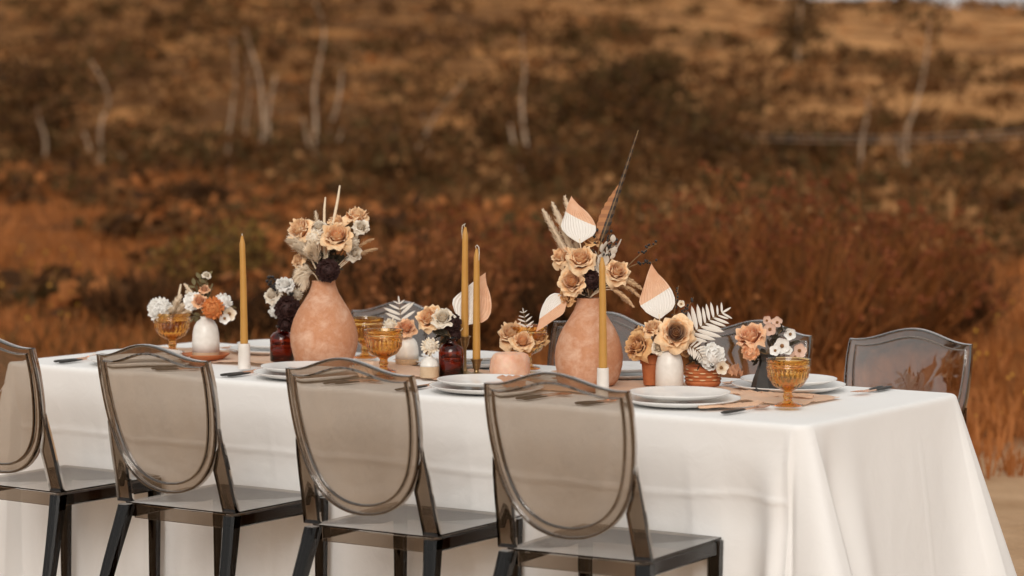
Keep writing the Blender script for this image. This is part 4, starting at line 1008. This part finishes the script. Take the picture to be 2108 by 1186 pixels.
for tx, ty in ((905, 690), (920, 700)): leafspray(m_, q(tx, ty, -.01), f'dark leaf sprig {W}', G, 7, .03, M_dkleaf, .4)
# --- tiny bud vase
m_ = B3+Vector((0, 0, 42*mpp(B3))); q = bq(B3); u = lambda r: px2m(B3, r)
mum(q(886, 712, -.01), m_, u(19), cam_dir(.1, .6, .7), 'dried cream strawflower in the tiny two tone vase', None, 'strawflower', 'strawflower')
leafspray(m_, q(882, 724), 'brown dried leaves under the strawflower in the tiny vase', None, 8, .016, M_core, .4)
# --- bud vase with peach rose and fern
m_ = B2+Vector((0, 0, 56*mpp(B2))); q = bq(B2); u = lambda r: px2m(B2, r); G = 'blooms in the pale bud vase'
rose(q(836, 676, -.02), m_, u(22), cam_dir(.1, .3), 'peach rose in the pale bud vase beside the goblets', G, 'peach')
mum(q(803, 671, -.01), m_, u(16), cam_dir(-.4, .3), 'ragged cream strawflower beside the peach rose', G, 'strawflower', 'strawflower')
mum(q(793, 683, -.02), m_, u(11), cam_dir(-.5, .0), 'small white ragged bloom above the empty goblet', G, 'mum_white', 'dahlia')
fern(q(826, 662, .02), q(822, 626, .03), cam_dir(0, .4), u(44), 'small bleached fern above the peach rose', 'bleached ferns', m_, 4, f0=.1)
# --- brown bottle by the twig vase
m_ = K1+Vector((0, 0, 72*mpp(K1))); q = bq(K1); u = lambda r: px2m(K1, r); G = 'blooms in the brown bottle by the twig vase'; W = 'in the bottle beside the twig vase'
mum(q(592, 636, -.03), m_, u(29), cam_dir(.05, .1), f'large black burgundy dahlia {W}', G, 'dahlia_dark')
mum(q(588, 668, -.02), m_, u(18), cam_dir(0, -.1), f'smaller black burgundy dahlia {W}', G, 'dahlia_dark')
rose(q(586, 587, -.01), m_, u(20), cam_dir(.1, .6, .7), f'white ruffled rose at the top {W}', G, 'white')
rose(q(562, 607, -.01), m_, u(19), cam_dir(-.6, .3, .8), f'cream rose leaning outward {W}', G, 'cream')
mum(q(567, 640, -.01), m_, u(16), cam_dir(-.6, -.2), f'white ragged bloom hanging low {W}', G, 'mum_white', 'dahlia')
mum(q(610, 606, .02), m_, u(14), cam_dir(.3, .3), f'cream strawflower against the terracotta {W}', G, 'strawflower', 'strawflower')
for tx, ty in ((553, 566), (560, 580), (600, 605)): berries(m_, q(tx, ty, -.02), f'black berry sprig {W}', G, 12, .0045, .013, .75)
# --- white bud vase with orange bloom
m_ = B1+Vector((0, 0, 82*mpp(B1))); q = bq(B1); u = lambda r: px2m(B1, r); G = 'blooms in the bud vase on the saucer'; W = 'in the bud vase on the saucer'
mum(q(438, 634, -.05), m_, u(25), cam_dir(.1, .1), f'round orange chrysanthemum {W}', G, 'mum_orange', 'chrysanthemum')
mum(q(460, 622, -.02), m_, u(20), cam_dir(.4, .5, .8), f'white bloom behind the orange chrysanthemum {W}', G, 'mum_white', 'dahlia')
mum(q(396, 620, -.02), m_, u(21), cam_dir(-.4, .3), f'white bloom near the goblet of beige grass {W}', G, 'mum_white', 'dahlia')
rose(q(411, 620, -.04), m_, u(16), cam_dir(-.1, .3), f'peach rose beside the orange chrysanthemum {W}', G, 'peach')
blossom(q(471, 646, -.02), m_, u(15), cam_dir(.5, -.1), f'cream blossom hanging past the orange chrysanthemum {W}', G, 'cream')
blossom(q(462, 655, -.03), m_, u(12), cam_dir(.3, -.3), f'white blossom below the orange chrysanthemum {W}', G, 'white')
rose(q(421, 596, -.01), m_, u(11), cam_dir(0, .5), f'small peach rosebud above the white blooms {W}', G, 'peach')
rose(q(425, 567, .0), m_, u(9), cam_dir(.1, .6), f'topmost cream rosebud on a leafy stalk {W}', G, 'cream')
for tx, ty in ((412, 575), (424, 572), (400, 588), (435, 595), (398, 655), (470, 628)): leafspray(m_, q(tx, ty, .01), f'olive leaf sprig {W}', G, 9, .028)
for tx, ty in ((384, 600), (380, 585)): plume(m_, q(tx, ty, .02), f'beige grass stalk {W}', G, 0, 160, .016, .55)
# --- goblet with white dahlia
m_ = G1+Vector((0, 0, 58*mpp(G1))); q = bq(G1); u = lambda r: px2m(G1, r); G = 'blooms in the goblet at the table end'
mum(q(328, 638, -.03), m_, u(27), cam_dir(-.2, .2), 'big white dahlia in the goblet at the table end', G, 'dahlia_white')
for tx, ty, o in ((362, 622, -.02), (380, 628, -.02), (352, 640, -.04), (390, 640, -.01), (370, 610, .0)): plume(m_, q(tx, ty, o), 'fluffy beige grass tuft beside the white dahlia', G, 0, 300, .030, .2)
stick(m_, q(372, 585, .02), .0045, 'bleached stalk rising from the goblet with the white dahlia', G)

# ------------------------------------------------------------------ background vegetation
random.seed(21)
def dry(c): return (c[0]*1.12, c[1]*.96, c[2]*.74)
def lf(name, c1, c2, tr=.25): return mat(name, dry(c1), dry(c2), 1.2, .8, trans=tr, spec=.15)
V_olive = lf('scrub_olive', (.056, .039, .017), (.105, .071, .031)); V_brown = lf('scrub_brown', (.090, .046, .019), (.165, .086, .037)); V_tan = lf('scrub_tan', (.26, .15, .075), (.40, .24, .125))
V_rust = lf('twig_rust', (.30, .125, .048), (.46, .21, .088)); V_twig = lf('twig_brown', (.12, .060, .028), (.21, .105, .048)); V_red = lf('seed_head_red', (.16, .055, .027), (.24, .088, .042)); V_orange = lf('grass_orange', (.25, .095, .028), (.38, .16, .054))
V_yel = lf('weed_yellow_green', (.15, .105, .030), (.25, .17, .055)); V_dark = lf('shrub_dark', (.034, .018, .009), (.062, .032, .016))
V_bark = mat('pale_bark', (.36, .25, .16), (.54, .39, .27), 3, .9); V_seed = lf('seed_head_rust', (.24, .10, .045), (.36, .17, .085)); V_dot = mat('wild_yellow', (.55, .27, .03), (.62, .33, .05), 5, .8)
def leafcard(m, p, L, mi=0, flat=1.0):
    d = Vector((rnd(-1, 1), rnd(-1, 1), rnd(-1, 1)*flat+.2)).normalized(); s = d.cross(Vector((rnd(-1, 1), rnd(-1, 1), rnd(-1, 1)))).normalized()*L*.34
    m.add([p-d*L*.5, p+s, p+d*L*.5, p-s], [(0, 1, 2, 3)], mi)
def clump(m, c, rx, rz, n, L, mis=(0,), lobes=5):
    cs = [(c+Vector((rnd(-.6, .6)*rx, rnd(-.6, .6)*rx, rnd(.15, .75)*rz)), rnd(.45, .75)) for _ in range(lobes)]
    for k in range(n):
        cc, f = random.choice(cs); v = Vector((random.gauss(0, 1), random.gauss(0, 1), random.gauss(0, 1))).normalized()*rnd(.6, 1)
        p = cc+Vector((v.x*rx*f*.7, v.y*rx*f*.7, v.z*rz*f*.55))
        if p.z < c.z-.05: p.z = c.z+rnd(0, .1)
        leafcard(m, p, L*rnd(.7, 1.4), random.choice(mis))
# hillside scrub, one mass nobody could count
m = MB()
placed = 0
while placed < 900:
    D = 66+rnd(0, 1)**1.1*200; la = rnd(-.30, .30)*D
    if placed % 4 == 0:
        D = rnd(26, 70); la = rnd(-.26, .30)*D
        if D < hill_edge(la, D)+rnd(-3, 6): continue
    dens = fbm(D*.022, la*.045, 2.5)+.16*sstep(20, -30, la)-.22*sstep(110, 210, D)*sstep(-15, 25, la)
    if dens < rnd(-.36, .22): continue
    P = DL(D, la, ground_z(D, la)); s = rnd(.6, 1.5)*(1+.5*sstep(80, 200, D))*(.45 if D < 66 else 1)
    pal = random.choice(((0, 0, 1), (1, 1, 2), (0, 1), (1, 2), (3, 1, 1)))
    clump(m, P, s*rnd(.8, 1.7), s*.7, 60, .28*s, pal); placed += 1
for k in range(420):                                       # shrub belt where the field meets the slope
    D = 60; la = rnd(-.26, .27)*D
    for _ in range(3): D = hill_edge(la, D)+rnd(0, 1)**1.6*34-2
    la = la/60*D; P = DL(D, la, ground_z(D, la)); s = rnd(.45, 1.15)*(.6 if D < 45 else 1)
    clump(m, P, s*rnd(.9, 1.6), s*.9, 60, .24*s, random.choice(((0, 0, 1), (0, 1), (0, 1, 1), (0, 2, 1), (1, 2))))
for k in range(300):                                       # low brush in the field, thickening towards the slope
    D = rnd(17, 62); la = rnd(-.26, .02)*D
    if D > hill_edge(la, D) or fbm(D*.09, la*.16, 21) < rnd(-.25, .5)-.4*sstep(25, 60, D): continue
    P = DL(D, la, ground_z(D, la)); s = rnd(.16, .42)*(1+.012*D)
    clump(m, P, s*rnd(1.1, 2.2), s*.7, 36, .15+.1*s, random.choice(((1, 1, 3), (1, 0), (3, 1), (1, 5), (5, 5, 1))))
for k in range(620):                                       # dry tussocks
    D = 64+rnd(0, 1)**1.1*190; la = rnd(-.28, .28)*D; P = DL(D, la, ground_z(D, la)); s = rnd(.5, 1.1)
    clump(m, P, s*1.2, s*.45, 22, .34*s, (2, 2, 4), 3)
o = link('hillside_scrub', m.mesh('hillside_scrub', [V_olive, V_brown, V_tan, V_dark, V_orange, V_rust], True, weld=False), None, (0, 0, 0)); o['kind'] = 'stuff'; o['label'] = 'low dry scrub covering the hillside'
# field grass
m = MB()
def tuft(P, h, n, mi, spread=.5):
    for k in range(n):
        a = rnd(0, 6.28); b = P+Vector((math.cos(a), math.sin(a), 0))*rnd(0, h*.3); l = h*rnd(.5, 1.1); e = b+Vector((math.cos(a)*l*spread*rnd(.2, 1), math.sin(a)*l*spread*rnd(.2, 1), l)); s = Vector((-math.sin(a), math.cos(a), 0))*h*.035
        mid = b.lerp(e, .55)+Vector((0, 0, l*.08)); m.add([b-s, b+s, mid+s*.8, e, mid-s*.8], [(0, 1, 2, 4), (4, 2, 3)], mi)
for k in range(15000):
    D = 10.2+(rnd(0, 1)**1.7)*52; la = rnd(-.25, .25)*D
    if D < 11.2 and rnd(0, 1) < .8: continue
    if D > hill_edge(la, D)+rnd(-3, 9): continue
    P = DL(D, la, ground_z(D, la)-.01); f = fbm(D*.13, la*.2, 11)
    left = la < -.02*D
    mi = random.choice((0, 0, 1, 2) if left else (1, 1, 2, 2, 0)) if f < .1 else random.choice((0, 1, 1))
    if left and D < 24 and rnd(0, 1) < .75-.04*(D-12): mi = random.choice((2, 3, 3, 1))
    tuft(P, rnd(.06, .16)*(1+.010*D), 6, mi, .8)
o = link('field_grass', m.mesh('field_grass', [V_orange, V_rust, V_twig, V_olive], True, weld=False), None, (0, 0, 0)); o['kind'] = 'stuff'; o['label'] = 'rust and orange dry grass covering the field'
# wild yellow dots
m = MB()
for (cx, D0, sp, n, y0, y1) in ((50, 17, 110, 34, .05, .4), (2060, 13, 60, 16, .05, .30), (330, 21, 90, 10, .1, .3)):
    for k in range(n):
        D = D0*rnd(.85, 1.25); P = gpt(cx+rnd(-sp, sp), D); P.z += rnd(y0, y1); m.ball(P, rnd(.006, .013), 4); m.tube([P, Vector((P.x, P.y, P.z-rnd(.1, .2)))], .003, 3, mi=1)
o = link('yellow_wildflowers', m.mesh('yellow_wildflowers', [V_dot, V_twig], True, weld=False), None, (0, 0, 0)); o['kind'] = 'stuff'; o['label'] = 'scattered tiny yellow wildflowers in the dry weeds'

# ---- upright twiggy shrubs
def twig_shrub(px, D, rad, h, n, label, group, mts, heads=0, head_r=.02, lean=.5, hbias=None, name='twiggy_shrub'):
    P = gpt(px, D); t = thing(name, P, label, 'shrub', group); m = MB(); hd = MB()
    for k in range(n):
        a = rnd(0, 6.28); r = math.sqrt(rnd(0, 1))*rad; b = P+Vector((math.cos(a)*r*.55, math.sin(a)*r*.55, -.03)); hh = h*(rnd(.36, .95)+.34*rnd(0, 1)**5)*(1-.30*(r/rad)**2)*(1+.22*fbm(b.x*2.2, b.y*2.2, 1))
        e = b+Vector((math.cos(a)*r*lean+rnd(-.1, .1), math.sin(a)*r*lean+rnd(-.1, .1), hh)); mid = b.lerp(e, .5)+Vector((rnd(-.06, .06), rnd(-.06, .06), hh*.05))
        w0 = rnd(.005, .011); mi = random.randrange(len(mts)-1) if len(mts) > 1 else 0
        m.tube([b, mid, e], [w0, w0*.75, w0*.3], 3, cap=False, mi=mi)
        for j in range(3):
            f = rnd(.35, .95); p = b.lerp(mid, f*2) if f < .5 else mid.lerp(e, f*2-1); q_ = p+Vector((rnd(-1, 1)*.12, rnd(-1, 1)*.12, rnd(.06, .22)))*h; m.tube([p, q_], [w0*.5, w0*.25], 3, cap=False, mi=mi)
            if heads and q_.z > P.z+h*.72 and rnd(0, 1) < heads:
                for _ in range(4): leafcard(hd, q_+Vector((rnd(-1, 1), rnd(-1, 1), rnd(-1, 1)))*head_r, head_r*2.2)
        if heads and rnd(0, 1) < heads*2:
            for _ in range(7): leafcard(hd, e+Vector((rnd(-1, 1), rnd(-1, 1), rnd(-.6, .6)))*head_r*1.5, head_r*2.2)
        for j in range(2): leafcard(m, b.lerp(e, rnd(.1, .6))+Vector((rnd(-1, 1), rnd(-1, 1), rnd(-1, 1)))*.06, .045, mi)
    part(m, 'twigs', mts[:-1], t, True, False)
    if heads: part(hd, 'seed_heads', mts[-1], t, True, False)
    return t
gS = 'twiggy dry shrubs behind the table'
twig_shrub(1395, 15.2, .75, 1.02, 520, 'dark red headed twiggy shrub behind the palm leaf and feather vase', gS, [V_twig, V_rust, V_rust, V_red], .20, .020)
twig_shrub(1600, 14.8, .85, 1.0, 620, 'broad rust twiggy shrub behind the black vase', gS, [V_orange, V_rust, V_twig, V_red], .12, .020)
twig_shrub(1790, 15.8, .80, 1.05, 560, 'tall rust twiggy shrub with dark red heads beyond the lone chair', gS, [V_rust, V_orange, V_twig, V_red], .20, .022)
twig_shrub(1935, 16.5, .50, .62, 260, 'low dark twiggy shrub at the path beyond the lone chair', gS, [V_dark, V_twig, V_dark], 0)
twig_shrub(860, 15.0, .62, .78, 400, 'low twiggy shrub with pale rust heads between the terracotta vases', gS, [V_twig, V_rust, V_dark, V_seed], .24, .018)
twig_shrub(1045, 17.0, .60, .92, 380, 'dark red twiggy shrub behind the brass candlesticks', gS, [V_twig, V_rust, V_red], .22, .02)
twig_shrub(1200, 16.2, .55, .80, 300, 'dark twiggy shrub behind the feather vase', gS, [V_twig, V_dark, V_red], .15, .02)
twig_shrub(735, 18.5, .55, .66, 280, 'dark twiggy shrub behind the cream roses of the twig vase', gS, [V_dark, V_twig, V_dark], 0)
twig_shrub(300, 17.5, .42, .48, 200, 'low dark brown shrub behind the white dahlia goblet', gS, [V_dark, V_twig, V_dark], 0)
twig_shrub(560, 16.5, .55, .50, 260, 'low dark brown shrub behind the lone stone candle', gS, [V_dark, V_dark, V_twig, V_dark], 0)
# ---- leafy shrubs
def leafy_shrub(px, D, rad, h, n, L, label, group, mts, name='leafy_shrub'):
    P = gpt(px, D); t = thing(name, P, label, 'shrub', group); m = MB(); clump(m, P, rad, h, n, L, tuple(range(len(mts))), 9); part(m, 'foliage', mts, t, True, False)
    m = MB()
    for k in range(9): a = rnd(0, 6.28); m.tube([P-Vector((0, 0, .03)), P+Vector((math.cos(a)*rad*.5, math.sin(a)*rad*.5, h*rnd(.4, .8)))], [.012, .004], 4)
    part(m, 'branches', V_twig, t, True, False)
leafy_shrub(420, 21, .60, .66, 1500, .055, 'yellow green weedy bush beyond the stone candle', 'leafy bushes in the field', [V_yel, V_yel, V_olive, V_brown])
leafy_shrub(492, 22, .34, .74, 600, .05, 'slender yellow green bush rising behind the weedy bush', 'leafy bushes in the field', [V_yel, V_olive])
leafy_shrub(405, 38, .85, .55, 1100, .09, 'round dark brown bush alone in the orange field', 'leafy bushes in the field', [V_dark, V_dark, V_brown])
for px, D, r_, h_, l in ((700, 50, 3.2, 1.5, 'dark olive thicket at the feet of the twin pale trunks'), (880, 47, 2.6, 1.4, 'dark olive thicket between the pale trunks'), (1180, 44, 2.8, 1.8, 'dark green thicket behind the feather'),
                         (1330, 48, 3.6, 2.4, 'tall dark green thicket in the middle of the hillside foot'), (1480, 46, 2.4, 1.5, 'grey green thicket beside the fence post'), (1700, 52, 3.0, 1.5, 'brown olive thicket below the fence wire'), (1000, 56, 3.0, 2.0, 'olive brown thicket beyond the candles'), (250, 60, 3.4, 1.5, 'dark thicket at the edge of the orange field'), (60, 62, 3.0, 1.8, 'dark thicket at the far edge of the orange field'), (1250, 60, 4.0, 3.0, 'high dark green thicket on the lower slope')):
    leafy_shrub(px, D, r_*.62, h_*.8, 800, .15, l, 'thickets at the foot of the hill', [V_olive, V_brown, V_dark, V_brown], 'thicket')

# ---- pale trunked trees
def tree(D, trunks, label, crown=(), cm=(V_olive, V_brown), twigs=26, r0=.09, name='pale_tree'):
    """trunks: lists of photo points from the foot upwards; the foot is set on the ground at distance D"""
    x0 = trunks[0][0][0]; P = gpt(x0, D); t = thing(name, P, label, 'tree', 'trees at the foot of the hill')
    s = D/F_PX; m = MB(); ends = []
    for tr in trunks:
        y0 = tr[0][1]; pts = []
        for (x, y) in tr: pts.append(P+RT*((x-x0)*s)+Vector((0, 0, (y0-y)*s-.05))+HF*rnd(-.12, .12))
        pts[0] = P+RT*((tr[0][0]-x0)*s)-Vector((0, 0, .15)); k = len(pts)
        fine = []
        for i in range(k-1):
            for q in range(4):
                p0, p1, p2, p3 = pts[max(i-1, 0)], pts[i], pts[i+1], pts[min(i+2, k-1)]; f = q/4
                fine.append(.5*(2*p1+(p2-p0)*f+(2*p0-5*p1+4*p2-p3)*f*f+(3*p1-p0-3*p2+p3)*f**3))
        fine.append(pts[-1]); n = len(fine)
        m.tube(fine, [lerp(r0*.60, r0*.20, i/(n-1)) for i in range(n)], 7); ends += fine[n//3:]
    part(m, 'trunk', V_bark, t); m = MB()
    for k in range(twigs):
        p = random.choice(ends); l = rnd(.5, 1.5); d = Vector((rnd(-1, 1), rnd(-1, 1), rnd(.2, 1.2))).normalized(); mid = p+d*l*.5; e = mid+(d+Vector((rnd(-.4, .4), rnd(-.4, .4), .2))).normalized()*l*.5
        m.tube([p, mid, e], [.016, .010, .004], 4, cap=False)
        for j in range(3): m.tube([p.lerp(e, rnd(.3, .9)), e+Vector((rnd(-.5, .5), rnd(-.5, .5), rnd(0, .5)))], [.006, .003], 3, cap=False)
        ends.append(e)
    part(m, 'limbs', V_twig, t, True, False)
    m = MB()
    for (x, y, rx, rz, n) in crown:
        if name == 'pale_tree': n = int(n*.22)
        c = P+RT*((x-x0)*s)+Vector((0, 0, (trunks[0][0][1]-y)*s)); clump(m, c-Vector((0, 0, rz*.5)), rx, rz, n, .17, tuple(range(len(cm))), 7)
    for k in range(50): leafcard(m, random.choice(ends)+Vector((rnd(-.35, .35), rnd(-.35, .35), rnd(-.3, .3))), .12, 0)
    part(m, 'crown', list(cm), t, True, False)
tree(58, [[(210, 300), (207, 250), (213, 205), (226, 160), (214, 120), (190, 80)], [(213, 205), (185, 160), (175, 130)], [(226, 165), (245, 140), (262, 140)]], 'pale crooked tree standing at the dark edge of the orange field', [(215, 60, 1.1, .8, 260), (160, 110, .8, .6, 160)], r0=.085)
tree(56, [[(525, 342), (524, 310), (545, 258), (542, 190), (534, 130), (522, 95), (505, 40)], [(545, 258), (552, 200), (556, 120), (570, 50)]], 'tall pale tree with an S bent trunk', [(520, 40, 1.4, 1.2, 330), (575, 60, 1.0, 1.0, 200)], r0=.10)
tree(57, [[(474, 350), (470, 290), (478, 230), (486, 150), (480, 70)], [(508, 350), (512, 300), (506, 250), (516, 180), (510, 100)]], 'thin pale twin stemmed tree beside the S bent tree', [(480, 90, .9, .9, 200)], r0=.062)
tree(55, [[(642, 358), (648, 310), (650, 250), (648, 190), (662, 120), (668, 60), (650, 10)], [(662, 356), (668, 310), (684, 255), (700, 200), (705, 140)], [(668, 70), (690, 30), (705, -20)], [(655, 150), (635, 90), (625, 40)]], 'pale tree forking from two leaning trunks', [(670, 20, 1.6, 1.2, 360), (710, 120, .9, .8, 180), (620, 60, .9, .8, 160)], r0=.085)
tree(52, [[(1098, 360), (1090, 310), (1080, 275), (1074, 200), (1080, 140), (1074, 60)], [(1080, 210), (1060, 150), (1050, 100)]], 'pale leaning tree beyond the brass candles', [(1075, 120, 1.2, 1.0, 260)], r0=.08)
tree(54, [[(835, 375), (860, 320), (880, 285), (905, 240), (960, 180)], [(880, 285), (885, 230), (870, 160)]], 'slanting grey tree between the pale trunks', [(930, 190, 1.3, 1.0, 300), (870, 150, 1.0, .9, 220)], r0=.055)
tree(50, [[(1776, 405), (1772, 370), (1774, 320), (1782, 270), (1784, 235)]], 'broken pale trunk standing under the fence wire', [], twigs=6, r0=.065)
tree(50, [[(1868, 500), (1866, 400), (1880, 350), (1895, 290), (1905, 225), (1910, 160)], [(1880, 350), (1858, 300), (1850, 250)]], 'thin leaning pale tree by the fence wire', [(1900, 170, 1.0, .9, 200)], r0=.06)
tree(46, [[(1490, 350), (1488, 310), (1496, 280), (1490, 220)], [(1490, 350), (1510, 300), (1520, 240)]], 'small grey tree beside the fence post', [(1490, 230, 1.2, 1.0, 260)], r0=.055)
tree(115, [[(1640, 190), (1640, 120), (1645, 50)]], 'dark bushy conifer on the slope above the fence wire', [(1640, 130, 1.5, 2.2, 500), (1648, 80, 1.4, 2.2, 500), (1650, 45, .9, 1.6, 300), (1625, 160, 1.4, 1.6, 300)], (V_olive, V_olive, V_dark), 8, .14, 'dark_conifer')
tree(62, [[(1300, 330), (1305, 260), (1295, 200), (1310, 150)], [(1305, 260), (1340, 200), (1360, 160)]], 'spreading dark green tree in the middle of the hillside foot', [(1290, 200, 2.6, 1.8, 1100), (1380, 215, 2.3, 1.7, 900), (1330, 150, 2.1, 1.4, 700), (1215, 235, 2.0, 1.5, 700), (1420, 280, 1.8, 1.4, 600)], (V_olive, V_olive, V_dark), 20, .08, 'leafy_tree')
tree(60, [[(90, 320), (95, 260), (80, 200), (90, 130)]], 'dark brown tree at the far edge of the orange field', [(85, 190, 1.6, 1.3, 420), (60, 120, 1.4, 1.1, 320), (120, 150, 1.3, 1.0, 260)], (V_olive, V_dark, V_brown), 18, .07, 'leafy_tree')
# ---- fence wire and posts
fA = gpt(1512, 47); fB = gpt(2260, 34)
t = thing('wire_fence', fA, 'two strand wire fence on pale posts crossing the hillside foot', 'fence')
zA = at_d(1512, 276, depth(fA)).z; zB = at_d(2260, 258, depth(fB)).z
part(MB().tube([fA-Vector((0, 0, .2)), Vector((fA.x, fA.y, zA+.06))], [.06, .05], 8), 'post', V_bark, t); part(MB().tube([fB-Vector((0, 0, .2)), Vector((fB.x, fB.y, zB+.06))], [.06, .05], 8), 'post', V_bark, t)
M_wire = mat('dull_wire', (.40, .34, .28), None, 5, .5)
for dz in (0, -.085):
    a = Vector((fA.x, fA.y, zA+dz)); b = Vector((fB.x, fB.y, zB+dz)); part(MB().tube([a.lerp(b, k/14)-Vector((0, 0, .10*math.sin(math.pi*k/14))) for k in range(15)], .006, 5), 'wire', M_wire, t)
P = gpt(1955, 29); solo(MB().tube([P-Vector((0, 0, .1)), P+Vector((.01, 0, .3)), P+Vector((0, .01, .62))], [.045, .048, .040], 9), 'wooden_post', V_tan, P, 'short weathered wooden post standing alone in the dry field', 'post')

# ---- conifers standing outside the frame, mirrored in the clear chair backs
m = MB()
for k in range(22):
    P = Vector((-24, -8.5, 0)).lerp(Vector((15, -19, 0)), (k+rnd(-.25, .25))/21); h = rnd(2.6, 5.6); P.z = 0; r_ = h*rnd(.13, .19)
    for j in range(520):
        f = rnd(0, 1)**1.4; a = rnd(0, 6.28); rr = r_*(1-f)*rnd(.3, 1); leafcard(m, P+Vector((math.cos(a)*rr, math.sin(a)*rr, .3+f*h)), .34, 0)
    m.tube([P-Vector((0, 0, .2)), P+Vector((0, 0, h*.9))], [.10, .02], 6)
o = link('conifer_row', m.mesh('conifer_row', [V_olive], True, weld=False), None, (0, 0, 0)); o['kind'] = 'stuff'; o['label'] = 'row of dark spiky conifers facing the table'
